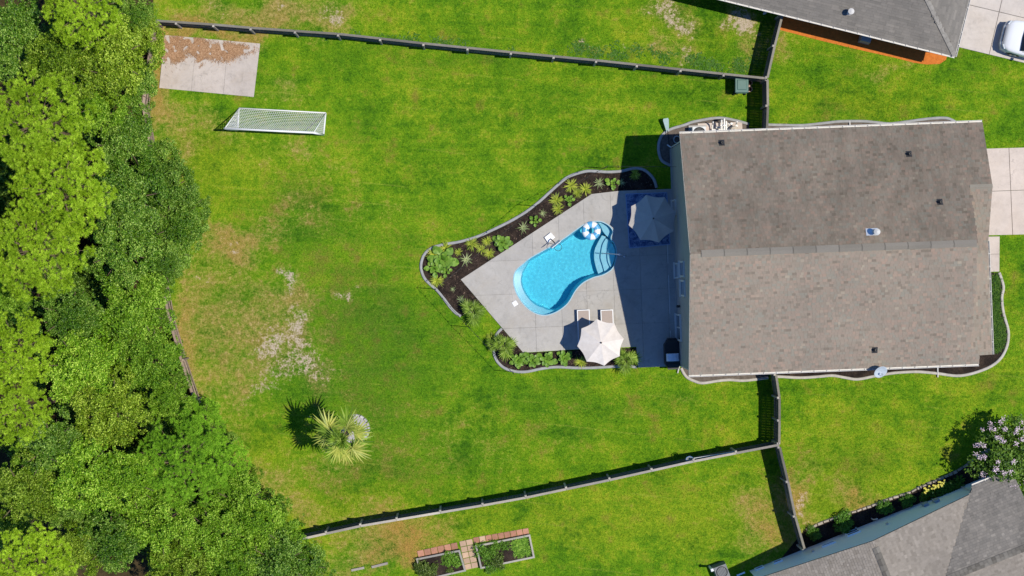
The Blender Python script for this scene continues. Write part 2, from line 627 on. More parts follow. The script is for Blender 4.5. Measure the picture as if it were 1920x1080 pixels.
def make_lawn():
    xs = [-600, -250, -120, -70, -45, -36] + [-31 + 0.22 * i for i in range(283)] + [36, 45, 70, 120, 250, 600]
    ys = [-600, -250, -120, -70, -40, -24] + [-18 + 0.22 * i for i in range(164)] + [24, 40, 70, 120, 250, 600]
    nx, ny = len(xs), len(ys)
    v = [(x, y, 0.0) for y in ys for x in xs]
    hole = [((p[0]), (p[1])) for p in POOL_W]
    f = []
    for j in range(ny - 1):
        for i in range(nx - 1):
            cx = (xs[i] + xs[i + 1]) / 2; cy = (ys[j] + ys[j + 1]) / 2
            if -0.5 < cx < 6.3 and -2.0 < cy < 4.2:
                if any(inpoly(cx + a, cy + b, hole) for a in (-.17, 0, .17) for b in (-.17, 0, .17)):
                    continue
            a = j * nx + i
            f.append((a, a + 1, a + nx + 1, a + nx))
    me = bpy.data.meshes.new('lawn')
    me.from_pydata(v, [], f)
    arr = np.array(v)
    px, py = arr[:, 0] / S + 960, 540 - arr[:, 1] / S
    for nm, spots in LAYERS:
        at = me.attributes.new(nm, 'FLOAT', 'POINT')
        at.data.foreach_set('value', np_field(px, py, spots).astype(np.float32))
    return structure(link_obj('lawn', me, lawn_material('lawn_grass', False)))


make_lawn()


def make_grass(count, avoid):
    """Loose grass blades standing on the lawn (one mesh, nobody could count them)."""
    g = np.random.default_rng(4)
    x = g.uniform(-23.5, 30.5, count); y = g.uniform(-17.0, 17.0, count)
    keep = np.ones(count, bool)
    for poly in avoid:
        keep &= ~np_inpoly(x, y, poly)
    px, py = x / S + 960, 540 - y / S
    bare = np_field(px, py, BARE)
    keep &= g.uniform(0, 1, count) > bare * 1.1
    x, y = x[keep], y[keep]
    n = len(x)
    az = g.uniform(0, 2 * pi, n); el = g.uniform(.35, 1.25, n)
    L = g.uniform(.045, .105, n); w = g.uniform(.007, .016, n)
    co = np.zeros((n, 3, 3), np.float32)
    co[:, 0] = np.stack([x - np.sin(az) * w, y + np.cos(az) * w, np.full(n, .002)], 1)
    co[:, 1] = np.stack([x + np.sin(az) * w, y - np.cos(az) * w, np.full(n, .002)], 1)
    co[:, 2] = np.stack([x + np.cos(az) * np.cos(el) * L, y + np.sin(az) * np.cos(el) * L, .002 + np.sin(el) * L], 1)
    me = bpy.data.meshes.new('grass')
    me.vertices.add(n * 3); me.loops.add(n * 3); me.polygons.add(n)
    me.vertices.foreach_set('co', co.reshape(-1))
    me.loops.foreach_set('vertex_index', np.arange(n * 3, dtype=np.int32))
    me.polygons.foreach_set('loop_start', np.arange(0, n * 3, 3, dtype=np.int32))
    me.update()
    px, py = x / S + 960, 540 - y / S
    for nm, spots in LAYERS:
        at = me.attributes.new(nm, 'FLOAT', 'POINT')
        at.data.foreach_set('value', np.repeat(np_field(px, py, spots), 3).astype(np.float32))
    at = me.attributes.new('tint', 'FLOAT', 'FACE')
    at.data.foreach_set('value', g.uniform(0, 1, n).astype(np.float32))
    o = link_obj('grass', me, lawn_material('grass_blades', True))
    o['kind'] = 'stuff'
    return tag(o, 'short mown grass blades covering the lawns', 'grass')


# ---------------------------------------------------------------- concrete
def concrete(name, c=(0.47, 0.44, 0.405), dirt=0.55):
    m = NT(name).set(0.85, 0, 0.2)
    n1 = m.noise(0.7, 5, 0.65); n2 = m.noise(5.0, 5, 0.7); n3 = m.noise(60, 3, 0.7)
    f = m.math('ADD', m.math('MULTIPLY', n1, 0.5), m.math('ADD', m.math('MULTIPLY', n2, 0.3), m.math('MULTIPLY', n3, 0.2)))
    col = m.ramp(f, [(0.32, sc(c, 0.72)), (0.46, sc(c, 0.95)), (0.62, sc(c, 1.10)), (0.75, sc(c, 1.2))])
    oi = m.n('ShaderNodeObjectInfo').outputs['Random']
    col = m.mix(1.0, col, m.ramp(oi, [(0, (.93, .93, .94)), (1, (1.04, 1.03, 1.02))]), 'MULTIPLY')
    st = m.smooth(m.noise(1.3, 6, 0.72, dist=1.4), 0.52, 0.74)
    col = m.mix(m.math('MULTIPLY', st, dirt * .7), col, sc(c, 0.55))
    st2 = m.smooth(m.noise(0.45, 5, 0.7, dist=.8), 0.48, 0.70)
    col = m.mix(m.math('MULTIPLY', st2, dirt * .45), col, (c[0] * .86, c[1] * .78, c[2] * .68))
    vc = m.n('ShaderNodeTexVoronoi'); vc.feature = 'DISTANCE_TO_EDGE'; vc.inputs['Scale'].default_value = .42
    wp = m.n('ShaderNodeVectorMath', operation='ADD'); nv = m.n('ShaderNodeTexNoise'); nv.inputs['Scale'].default_value = 2.2
    m.link(m.co(), nv.inputs['Vector']); m.link(m.co(), wp.inputs[0]); m.link(nv.outputs['Color'], wp.inputs[1]); m.link(wp.outputs[0], vc.inputs['Vector'])
    ck = m.math('MULTIPLY', m.math('SUBTRACT', 1.0, m.smooth(vc.outputs['Distance'], .002, .012)), m.smooth(n1, .5, .6))
    col = m.mix(m.math('MULTIPLY', ck, .4), col, sc(c, .45))
    m.col(col)
    m.bump(n3, 0.15, 0.01)
    return m.m


M_CONC = concrete('patio_concrete', (0.415, 0.395, 0.368), .75)
M_DRIVE = concrete('driveway_concrete', (0.57, 0.49, 0.43), 0.4)
M_PAD = concrete('pad_concrete', (0.50, 0.445, 0.405), 1.0)
M_SOIL = simple('joint_soil', (0.17, 0.155, 0.14), 0.95, 0.1)


def slabs(root, poly, lines, z0, z1, mat, holes=(), gap=0.009):
    """Cut a plan polygon (world xy) by joint lines ((point, normal)) into separate slab objects."""
    def tri_mesh():
        loops = [list(poly)] + [list(h) for h in holes]
        flat = [q for lp in loops for q in lp]
        tr = tessellate_polygon([[Vector((x, y, 0)) for x, y in lp] for lp in loops])
        bm = bmesh.new()
        vs = [bm.verts.new((x, y, z1)) for x, y in flat]
        for t in tr:
            try:
                f = bm.faces.new([vs[k] for k in t])
            except ValueError:
                pass
        return bm
    cells = [tri_mesh()]
    for pt, nrm in lines:
        nxt = []
        n = Vector((nrm[0], nrm[1], 0)).normalized()
        for bm in cells:
            for s in (1, -1):
                b2 = bm.copy()
                bmesh.ops.bisect_plane(b2, geom=b2.verts[:] + b2.edges[:] + b2.faces[:], dist=1e-5,
                                       plane_co=Vector((pt[0], pt[1], 0)) + n * s * gap / 2, plane_no=n * s, clear_inner=True)
                if sum(f.calc_area() for f in b2.faces) > 0.02:
                    nxt.append(b2)
                else:
                    b2.free()
            bm.free()
        cells = nxt
    d = root.location
    for bm in cells:
        # separate islands stay together only if joined
        for f in bm.faces:
            if f.normal.z < 0:
                f.normal_flip()
        r = bmesh.ops.extrude_face_region(bm, geom=bm.faces[:])
        for e in r['geom']:
            if isinstance(e, bmesh.types.BMVert):
                e.co.z = z0
        bmesh.ops.recalc_face_normals(bm, faces=bm.faces)
        for v in bm.verts:
            v.co -= d
        me = bpy.data.meshes.new('slab')
        bm.to_mesh(me)
        bm.free()
        link_obj('slab', me, mat, root)


PATIO = [(1262, 354), (1160, 358), (1109, 364), (864, 524), (981, 661), (1080, 655), (1193, 650), (1196, 689), (1280, 686)]
PATIO_W = plan(PATIO)
th = radians(2.2)
ux, uy = cos(th), sin(th)          # house axis in world (x right, y up)


def vline(px, py):      # joint running "up the picture", at plan position
    w = PG(px, py)
    return ((w.x, w.y), (ux, uy))


def hline(px, py):
    w = PG(px, py)
    return ((w.x, w.y), (-uy, ux))


patio = structure(empty('patio', PG(1060, 620)))
base = MB(); base.prism(PATIO_W, -0.02, 0.012, holes=[POOL_W])
wbuild(base, 'joint_bed', M_SOIL, patio)
lines = [vline(x, 600) for x in (1004, 1054, 1102, 1153, 1204, 1254)] + [hline(1100, y) for y in (483, 546, 610)]
slabs(patio, PATIO_W, lines, 0.0, 0.075, M_CONC, holes=[POOL_W])
# pale sealed expansion strip between old porch slab and new deck
es = MB()
for a, b in (((1251.5, 455), (1252.5, 494)), ((1253.4, 516), (1256, 588)), ((1257, 620), (1257.5, 636))):
    A = P(*a, .07); B = P(*b, .07); A.z = B.z = 0.0775
    es.bar(A, B, 0.035, 0.008)
wbuild(es, 'joint_seal', simple('joint_seal_white', (0.62, 0.62, 0.6)), patio)

pad = structure(empty('sport_pad', P(390, 125)))
PADP = plan([(309, 66), (488, 82), (476, 182), (299, 165)])
b = MB(); b.prism(PADP, -0.02, 0.012); wbuild(b, 'joint_bed', M_SOIL, pad)


def pline(a, b):
    A = PG(*a); B = PG(*b)
    d = (B - A).normalized()
    return ((A.x, A.y), (-d.y, d.x))


slabs(pad, PADP, [pline((369, 72), (359, 170)), pline((428, 77), (419, 176))], 0.0, 0.07, M_PAD)

drive = structure(empty('driveway', PG(1900, 360)))
DR = [(PG(1775, 281).x, PG(1775, 281).y)] + plan([(1990, 275), (1990, 438), (1853, 441)]) + [(PG(1785, 443).x, PG(1785, 443).y)]
b = MB(); b.prism(DR, -0.02, 0.012); wbuild(b, 'joint_bed', M_SOIL, drive)
slabs(drive, DR, [pline((1891, 278), (1898, 440)), pline((1850, 359), (1985, 354)), pline((1946, 278), (1950, 440))], 0.0, 0.08, M_DRIVE, gap=.03)

walk = structure(empty('front_walk', PG(1862, 476)))
WK = plan([(1840, 444), (1873.5, 443.5), (1873, 509), (1840, 510)])
b = MB(); b.prism(WK, -0.02, 0.012); wbuild(b, 'joint_bed', M_SOIL, walk)
slabs(walk, WK, [pline((1840, 477), (1880, 476))], 0.0, 0.08, M_DRIVE, gap=.02)

ndrive = structure(empty('neighbour_driveway', PG(1880, 50)))
ND = plan([(1795, 88), (1920, 118), (2100, 161), (2160, -90), (1835, -170)])
b = MB(); b.prism(ND, -0.02, 0.012); wbuild(b, 'joint_bed', M_SOIL, ndrive)
slabs(ndrive, ND, [pline((1878, 0), (1854, 102)), pline((1815, 9), (1920, 34)), pline((1990, 0), (1966, 130)), pline((1838, -90), (1940, -65))],
      0.0, 0.08, concrete('neighbour_drive_concrete', (0.55, 0.50, 0.46), 0.5), gap=.03)

# forest floor: leaf litter under the trees on the west side
mf = NT('leaf_litter').set(0.95, 0, 0.1)
nf = mf.noise(3.0, 6, 0.75); nf2 = mf.noise(40, 3, .7)
mf.col(mf.ramp(mf.math('ADD', mf.math('MULTIPLY', nf, .6), mf.math('MULTIPLY', nf2, .4)),
               [(0.3, (0.022, 0.020, 0.009)), (0.5, (0.06, 0.045, 0.02)), (0.7, (0.15, 0.10, 0.05))]))
mf.bump(nf2, .8, .05)
ff = MB()
ff.sheet(plan([(285, -300), (288, 40), (262, 187), (279, 283), (302, 560), (350, 740), (436, 893), (545, 1012), (640, 1140), (700, 1400), (-600, 1400), (-600, -300)]), 0.006)
structure(ff.build('forest_floor', mf.m))

# ---------------------------------------------------------------- swimming pool
pool = empty('swimming_pool', P(1060, 500), label='freeform turquoise swimming pool set in the concrete patio', cat='pool')
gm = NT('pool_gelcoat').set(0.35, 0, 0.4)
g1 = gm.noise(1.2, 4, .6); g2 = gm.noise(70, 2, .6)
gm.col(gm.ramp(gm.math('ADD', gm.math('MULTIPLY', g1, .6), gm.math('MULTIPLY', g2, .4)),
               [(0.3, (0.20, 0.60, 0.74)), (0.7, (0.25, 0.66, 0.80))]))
M_GEL = gm.m
M_COPE = simple('coping_pale_blue', (0.30, 0.46, 0.54), 0.5, 0.4)


def inset(poly, d):
    n = len(poly)
    area = sum(poly[i][0] * poly[(i + 1) % n][1] - poly[(i + 1) % n][0] * poly[i][1] for i in range(n))
    sg = 1 if area > 0 else -1
    res = []
    for i in range(n):
        a = Vector(poly[i - 1]); b = Vector(poly[i]); c = Vector(poly[(i + 1) % n])
        t = (c - a).normalized()
        nn = Vector((-t.y, t.x)) * sg
        dd = d(b.x, b.y) if callable(d) else d
        res.append((b.x + nn.x * dd, b.y + nn.y * dd))
    return res


def shelf(x, y):
    """Width of the sunlit bench: widest round the west end of the pool."""
    px, py = x / S + 960, 540 - y / S
    a = max(0.0, min(1.0, (1046 - px) / 30)) * max(0.0, min(1.0, (py - 486) / 22))
    return 0.06 + 0.36 * a


sh = MB()
WL = -0.03
rings = [(POOL_W, 0.055), (inset(POOL_W, 0.015), -0.05), (inset(POOL_W, 0.04), -0.40),
         (inset(POOL_W, shelf), -0.46), (inset(POOL_W, lambda x, y: shelf(x, y) + 0.10), -1.30)]
n = len(POOL_W)
for ring, z in rings:
    sh.v.extend([(x, y, z) for x, y in ring])
for k in range(len(rings) - 1):
    for i in range(n):
        a = k * n + i; b2 = k * n + (i + 1) % n
        sh.f.append((a, a + n, b2 + n, b2)); sh.t.append(.5)
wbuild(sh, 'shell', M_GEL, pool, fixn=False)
fm_ = NT('pool_floor_turquoise').set(0.4, 0, 0.3)  # deeper than the shell colour: the tint of deep water is painted in
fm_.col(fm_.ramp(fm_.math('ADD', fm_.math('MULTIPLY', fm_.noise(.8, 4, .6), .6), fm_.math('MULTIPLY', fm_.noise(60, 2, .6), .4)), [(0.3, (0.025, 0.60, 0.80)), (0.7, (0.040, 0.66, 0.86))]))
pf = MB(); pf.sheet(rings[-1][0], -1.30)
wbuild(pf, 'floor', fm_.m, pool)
cp = MB()
inner = inset(POOL_W, 0.02); outer = inset(POOL_W, -0.03)
cp.prism(outer, 0.02, 0.083, holes=[inner])
wbuild(cp, 'coping', M_COPE, pool)


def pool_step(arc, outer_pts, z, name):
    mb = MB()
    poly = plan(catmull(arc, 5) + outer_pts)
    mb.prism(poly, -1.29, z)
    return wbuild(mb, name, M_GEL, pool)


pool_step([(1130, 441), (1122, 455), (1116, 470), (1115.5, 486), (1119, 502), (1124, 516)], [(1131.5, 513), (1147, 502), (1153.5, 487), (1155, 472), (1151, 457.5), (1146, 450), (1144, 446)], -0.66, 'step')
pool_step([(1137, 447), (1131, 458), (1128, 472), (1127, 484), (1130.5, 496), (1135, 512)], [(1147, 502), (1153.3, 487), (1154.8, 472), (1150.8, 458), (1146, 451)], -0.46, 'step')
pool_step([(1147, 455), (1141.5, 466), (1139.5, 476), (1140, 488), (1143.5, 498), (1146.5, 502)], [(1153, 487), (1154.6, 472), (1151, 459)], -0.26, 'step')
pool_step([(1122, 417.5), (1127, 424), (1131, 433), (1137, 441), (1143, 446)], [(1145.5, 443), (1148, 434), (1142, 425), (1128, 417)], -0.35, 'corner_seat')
# water: a gently rippled clear refracting surface, depth tint left to the floor colour; the sun is focused through it on to the floor
wm = NT('pool_water').set(0.0, 0, 0.5)
wm.col((1, 1, 1))
wm.bsdf.inputs['Transmission Weight'].default_value = 1.0
wm.bsdf.inputs['IOR'].default_value = 1.33
wt = MB()
gx = [-.05 + .045 * i for i in range(140)]; gy = [-1.75 + .045 * j for j in range(128)]
idx = {}
for i in range(len(gx) - 1):
    for j in range(len(gy) - 1):
        if not inpoly(gx[i] + .022, gy[j] + .022, POOL_W):
            continue
        q = []
        for a_, b_ in ((i, j), (i + 1, j), (i + 1, j + 1), (i, j + 1)):
            if (a_, b_) not in idx:
                x, y = gx[a_], gy[b_]
                idx[a_, b_] = len(wt.v)
                wt.v.append((x, y, WL + .0045 * noise.noise((x * 1.7, y * 1.7, 1)) + .0020 * noise.noise((x * 5, y * 5, 3)) + .0007 * noise.noise((x * 11, y * 11, 6))))
            q.append(idx[a_, b_])
        wt.f.append(tuple(q)); wt.t.append(.5)
water = wbuild(wt, 'water', wm.m, pool, smooth=True)
water.cycles.is_caustics_caster = True
for o in bpy.data.objects:
    if o.parent == pool and o is not water:
        o.cycles.is_caustics_receiver = True
sun_d.cycles.is_caustics_light = True

# ---------------------------------------------------------------- planting beds and kerbs
mm = NT('dark_mulch').set(0.95, 0, 0.1)
v1 = mm.n('ShaderNodeTexVoronoi'); v1.inputs['Scale'].default_value = 22
mm.link(mm.co(), v1.inputs['Vector'])
m1 = mm.noise(1.3, 5, .65); m2 = mm.noise(30, 4, .75)
mc = mm.ramp(mm.math('ADD', mm.math('MULTIPLY', m1, .55), mm.math('MULTIPLY', m2, .45)),
             [(0.32, (0.012, 0.010, 0.010)), (0.48, (0.030, 0.022, 0.019)), (0.62, (0.085, 0.058, 0.043)), (0.75, (0.17, 0.115, 0.085))])
mm.col(mc)
mm.bump(mm.math('ADD', v1.outputs['Distance'], m2), .9, .05)
M_MULCH = mm.m
M_MULCH_GREY = simple('weathered_mulch', (0.14, 0.115, 0.095), .95, .1, var=.5, scale=5, bump=.8, bscale=40)
M_MULCH_ORANGE = simple('orange_mulch', (0.56, 0.17, 0.035), .95, .1, var=.35, scale=6, bump=.8, bscale=40)
M_KERB = simple('kerb_concrete', (0.33, 0.33, 0.33), .85, .2, var=.25, scale=4, bump=.3, bscale=50)
M_KERB_WARM = simple('kerb_concrete_warm', (0.47, 0.43, 0.38), .85, .2, var=.25, scale=4, bump=.3, bscale=50)


def bed(name, pts, mat, z=0.012):
    mb = MB(); mb.sheet(pts, z)
    return structure(mb.build(name, mat))


def kerb(pts, label, mat, w=0.16, h=0.11, seg=4, wob=0.006):
    """Poured kerb edging: rounded profile swept along the curve, with cut control joints."""
    c = catmull(plan(pts), seg)
    mb = MB()
    prof = [(-.5, 0), (-.5, .55), (-.38, .88), (-.1, 1), (.2, .98), (.42, .8), (.5, .5), (.5, 0)]
    i0 = 0
    n = len(c)
    acc = 0.0
    for i in range(n):
        a = Vector(c[max(i - 1, 0)]); b = Vector(c[min(i + 1, n - 1)])
        t = (b - a).normalized(); nn = Vector((-t.y, t.x))
        for u, q in prof:
            p = Vector(c[i]) + nn * u * w * (1 + .08 * noise.noise((i * .7, 2, 5)))
            mb.v.append((p.x, p.y, q * h + wob * noise.noise((p.x, p.y, 1))))
    m = len(prof)
    for i in range(n - 1):
        for k in range(m - 1):
            a = i * m + k
            mb.f.append((a, a + 1, a + m + 1, a + m)); mb.t.append(.5)
    mb.f.append(tuple(range(m))); mb.t.append(.5)
    mb.f.append(tuple((n - 1) * m + k for k in reversed(range(m)))); mb.t.append(.5)
    return cbuild(mb, 'garden_kerb', mat, label, 'edging', smooth=False, fixn=True)


K_UP = [(1231, 352), (1226.7, 338), (1218, 326.7), (1206.7, 318.5), (1195, 316), (1181.7, 317), (1165, 321), (1140, 322.5), (1115, 321), (1100, 321), (1080, 326), (1063, 333),
        (1046.7, 346), (1030, 361), (1010, 379), (988, 396), (960, 413), (930, 428), (896.7, 443), (863, 453), (835, 458), (813, 463.5),
        (798, 474), (791, 488), (789.5, 503), (795, 520), (805, 531.7), (818, 543), (833, 561), (845, 577), (855, 587), (864, 593)]
K_LOW = [(941, 616), (931, 627), (926.5, 643), (926, 661), (932, 677), (946, 690), (967.5, 696.5), (989, 696.5), (1015.6, 691), (1044, 688), (1077, 689.5),
         (1109.7, 689.5), (1142.5, 687.6), (1164, 687), (1194, 688)]
K_NW = [(1404, 233), (1381.7, 226.7), (1356.7, 221.7), (1340, 221.7), (1323, 224), (1298, 229), (1281.7, 235), (1258, 242), (1244, 251), (1236.5, 263), (1234.5, 278), (1237, 293), (1243, 303), (1257, 310)]
K_N = [(1438, 234), (1475, 235), (1507, 235), (1545, 231), (1573, 228), (1617, 227.5), (1645, 230), (1667, 232), (1695, 229), (1723, 225), (1750, 222), (1773, 221.5), (1786, 226), (1793, 231)]
K_S = [(1277, 690), (1282, 700), (1289, 708), (1301, 714), (1317, 718), (1345, 714), (1368, 712), (1391, 713.5), (1419, 711), (1440, 708)]
K_SE = [(1448, 707), (1460, 706), (1500, 708), (1535, 706), (1560, 704), (1585, 708), (1607, 711), (1640, 705), (1673, 699.5), (1698, 697.5), (1723, 697), (1757, 700), (1793, 704.5), (1823, 700), (1857, 687),
        (1877, 670), (1888, 647), (1890, 620), (1881, 587), (1878, 558), (1881, 537), (1873, 511)]
kerb(K_UP, 'grey concrete kerb winding along the mulch bed above the pool', M_KERB)
kerb(K_LOW, 'grey concrete kerb round the bed below the pool umbrella', M_KERB)
kerb(K_NW, 'grey concrete kerb curling round the pool pump corner', M_KERB)
kerb(K_N, 'grey wavy kerb along the upper side of the main house', M_KERB)
kerb(K_S, 'pale kerb beside the lower left corner of the main house', M_KERB_WARM)
kerb(K_SE, 'pale wavy kerb along the lower and street side of the main house', M_KERB_WARM)

bed('pool_bed', plan(catmull(K_UP, 3)) + plan([(905, 572), (864, 525), (1108, 365), (1160, 359), (1231, 357)]), M_MULCH)
bed('umbrella_bed', plan(catmull(K_LOW, 3)) + plan([(1194, 652), (1080, 656), (981, 662), (943, 618)]), M_MULCH)
bed('equipment_bed', plan(catmull(K_NW, 3)) + [(PG(1258, 280).x, PG(1258, 280).y), (PG(1404, 273).x, PG(1404, 273).y)], M_MULCH_GREY)
bed('north_bed', plan(catmull(K_N, 3)) + [(PG(1780, 262).x, PG(1780, 262).y), (PG(1440, 276).x, PG(1440, 276).y)], M_MULCH_GREY)
bed('south_bed', plan(catmull(K_S, 3)) + [(PG(1445, 674).x, PG(1445, 674).y), (PG(1277, 680).x, PG(1277, 680).y)], M_MULCH_GREY)
bed('street_bed', plan(catmull(K_SE, 3)) + [(PG(1840, 511).x, PG(1840, 511).y), (PG(1772, 560).x, PG(1772, 560).y), (PG(1778, 660).x, PG(1778, 660).y), (PG(1450, 673).x, PG(1450, 673).y)], M_MULCH)
# mulch chips on the two pool beds
chip = MB()
polys = [plan(catmull(K_UP, 2)) + plan([(905, 572), (864, 525), (1108, 365), (1160, 359), (1231, 357)]),
         plan(catmull(K_LOW, 2)) + plan([(1194, 652), (1080, 656), (981, 662), (943, 618)])]
for pl, cnt in zip(polys, (9000, 4000)):
    x0 = min(p[0] for p in pl); x1 = max(p[0] for p in pl); y0 = min(p[1] for p in pl); y1 = max(p[1] for p in pl)
    k = 0
    while k < cnt:
        x = rnd.uniform(x0, x1); y = rnd.uniform(y0, y1)
        k += 1
        if not inpoly(x, y, pl):
            continue
        a = rnd.uniform(0, pi); L = rnd.uniform(.02, .06); w = rnd.uniform(.008, .02)
        d = Vector((cos(a), sin(a), rnd.uniform(-.3, .3))) * L; s2 = Vector((-sin(a), cos(a), rnd.uniform(-.3, .3))) * w
        c0 = Vector((x, y, .03 + rnd.uniform(0, .015)))
        chip.face([c0 - d - s2, c0 + d - s2, c0 + d + s2, c0 - d + s2], min(1, max(0, rnd.gauss(.35, .25))))
cm = NT('mulch_chip').set(.9, 0, .15)
cm.col(cm.ramp(cm.attr('tint'), [(0, (.015, .011, .010)), (.5, (.055, .036, .028)), (1, (.22, .15, .11))]))
chips = chip.build('mulch_chips', cm.m, stuff=True)
tag(chips, 'dark brown wood chips strewn over the pool beds', 'mulch')

# ================================================================ houses
M_WHITE = simple('white_trim', (0.60, 0.58, 0.55), .5, .4, var=.1)
M_GLASS = NT('window_glass').set(.05, 0, .6)
M_GLASS.col((0.012, 0.016, 0.022)); M_GLASS = M_GLASS.m
M_DARKVENT = simple('dark_vent', (0.03, 0.03, 0.033), .5, .4)
M_VENTMETAL = simple('galvanised', (0.62, 0.64, 0.66), .35, .5, metal=.4)
M_FLASH = simple('flashing', (0.45, 0.46, 0.47), .5, .4, metal=.3)


def shingle_mat(name, stops, stain=None, big=0.35, stain_amt=.7):
    m = NT(name).set(.9, 0, .15)
    c = m.ramp(m.attr('tint'), stops)
    nb = m.noise(big, 5, .65)
    c = m.mix(1.0, c, m.ramp(nb, [(.3, (.88, .88, .89)), (.7, (1.10, 1.09, 1.08))]), 'MULTIPLY')
    g = m.noise(110, 2, .7)
    c = m.mix(1.0, c, m.ramp(g, [(.25, (.8, .8, .8)), (.75, (1.2, 1.2, 1.2))]), 'MULTIPLY')
    if stain is not None:
        # algae: irregular streaky weathering on this slope
        mp = m.n('ShaderNodeMapping'); mp.inputs['Scale'].default_value = (1.3, .35, 1)
        m.link(m.co(), mp.inputs['Vector'])
        s1 = m.smooth(m.noise(1.0, 5, .7, mp.outputs[0]), .38, .66)
        c = m.mix(m.math('MULTIPLY', s1, stain_amt), c, m.mix(1.0, c, stain, 'MULTIPLY'))
    m.col(c)
    m.bump(g, .3, .01)
    return m.m


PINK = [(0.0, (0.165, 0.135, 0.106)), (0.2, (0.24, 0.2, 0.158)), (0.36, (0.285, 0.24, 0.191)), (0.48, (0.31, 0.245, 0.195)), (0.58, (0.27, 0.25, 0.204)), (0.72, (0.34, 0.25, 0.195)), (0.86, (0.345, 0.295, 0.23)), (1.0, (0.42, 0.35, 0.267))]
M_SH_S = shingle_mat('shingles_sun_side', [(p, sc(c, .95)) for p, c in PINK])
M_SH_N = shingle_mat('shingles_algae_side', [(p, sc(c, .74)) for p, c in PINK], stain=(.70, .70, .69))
GREYS = [(0.0, (0.155, 0.145, 0.13)), (0.4, (0.20, 0.185, 0.165)), (0.7, (0.235, 0.215, 0.19)), (1.0, (0.31, 0.285, 0.25))]
M_SH_G = shingle_mat('shingles_grey', GREYS, stain=(.86, .86, .86))
M_SH_T = shingle_mat('shingles_taupe', [(0.0, (0.20, 0.175, 0.145)), (0.5, (0.265, 0.235, 0.20)), (0.85, (0.31, 0.275, 0.235)), (1.0, (0.38, 0.345, 0.30))])


def roof_plane(parent, O, U, V, poly, mat, name='roof_slope', thick=.14, row=.145, tab=(.13, .26), tsig=.16, seed=1):
    """A roof slope: deck slab + real overlapping shingle tabs. O origin at the eave, U along the eave, V up the slope
    (world vectors, unit); poly in (u, v) metres."""
    r = random.Random(seed)
    Nn = U.cross(V).normalized()
    if Nn.z < 0:
        Nn = -Nn
    mb = MB()
    top = [O + U * a + V * b for a, b in poly]
    bot = [p - Vector((0, 0, thick)) for p in top]
    mb.face(top, .45); mb.face(list(reversed(bot)), .45)
    k = len(poly)
    for i in range(k):
        mb.face([top[i], top[(i + 1) % k], bot[(i + 1) % k], bot[i]], .3)
    deck = wbuild(mb, name, mat, parent, fixn=True)
    sh = MB()
    us = [p[0] for p in poly]; vs = [p[1] for p in poly]
    u0, u1, v0, v1 = min(us), max(us), min(vs), max(vs)
    j = 0
    v = v0
    while v < v1 - .02:
        vt = min(v + row + .03, v1)
        u = u0 - r.uniform(0, .3)
        while u < u1:
            w = r.uniform(*tab)
            a, b = max(u, u0), min(u + w, u1)
            u += w
            if b - a < .03:
                continue
            cu, cv = (a + b) / 2, v + row / 2
            if not inpoly(cu, min(cv, v1 - .01), poly):
                continue
            t = min(.86, max(.14, r.gauss(.48, tsig)))
            h = .024 + r.uniform(0, .016)
            e = .003
            p = [O + U * (a + e) + V * v + Nn * h, O + U * (b - e) + V * v + Nn * h, O + U * (b - e) + V * vt + Nn * .008, O + U * (a + e) + V * vt + Nn * .008]
            q = [p[0] - Nn * (h - .004), p[1] - Nn * (h - .004)]
            sh.face(p, t)
            sh.face([q[0], q[1], p[1], p[0]], t * .6)  # front edge tinted darker: shadow line between rows painted in
        v += row
        j += 1
    o = wbuild(sh, 'shingles', mat, deck, stuff=True)
    return deck


# ---------------------------------------------------------------- main house
OX, OY = 1253.7, 265.0
HO = PG(OX, OY)
HU = Vector((ux, uy, 0))
HV = Vector((uy, -ux, 0))          # across the house, towards the bottom of the picture
EV, RG = 5.6, 8.18
DEP = 12.81; LEN = 14.87; GLEN = 16.07
SLP = (RG - EV) / (DEP / 2)


def HW(u, v, z=0.0):
    p = HO + HU * u + HV * v
    return Vector((p.x, p.y, z))


house = empty('brick_house', HW(7.5, 6.4, 0))
house.name = 'main_house'
tag(house, 'large two-storey house with brown shingle roof beside the pool patio', 'house')
ms = NT('grey_green_siding').set(.7, 0, .25)
pz = ms.n('ShaderNodeSeparateXYZ'); ms.link(ms.co(), pz.inputs[0])
lap = ms.math('FRACT', ms.math('MULTIPLY', pz.outputs[2], 1 / .17))
ms.col(ms.mix(1.0, ms.ramp(ms.noise(2, 4, .6), [(.3, (.29, .29, .295)), (.7, (.345, .345, .35))]), ms.ramp(lap, [(0, (.6, .6, .6)), (.1, (1, 1, 1))]), 'MULTIPLY'))
ms.bump(lap, .6, .02)
M_SIDING = ms.m

WN, WS, WW, WE = .45, DEP - .28, .07, LEN - .07
wl = MB()


def wallquad(a, b, zs):
    """vertical wall from plan point a to b; zs heights (za, [mid...], zb) at top given as list of (t, z)."""
    base0 = HW(*a, 0); base1 = HW(*b, 0)
    pts = [HW(*a, -.1), HW(*b, -.1)]
    for t, z in reversed(zs):
        p = base0.lerp(base1, t)
        pts.append(Vector((p.x, p.y, z)))
    wl.face(pts)


zn = EV + SLP * WN - .12; zs_ = EV + SLP * (DEP - WS) - .12
tr_ = (DEP / 2 - WN) / (WS - WN)
wallquad((WW, WN), (WW, WS), [(0, zn), (tr_, RG - .13), (1, zs_)])
wallquad((WE, WS), (WE, WN), [(0, zs_), (1 - tr_, RG - .13), (1, zn)])
wallquad((GLEN - .07, WN), (WW, WN), [(0, zn), (1, zn)])
wallquad((WW, WS), (WE, WS), [(0, zs_), (1, zs_)])
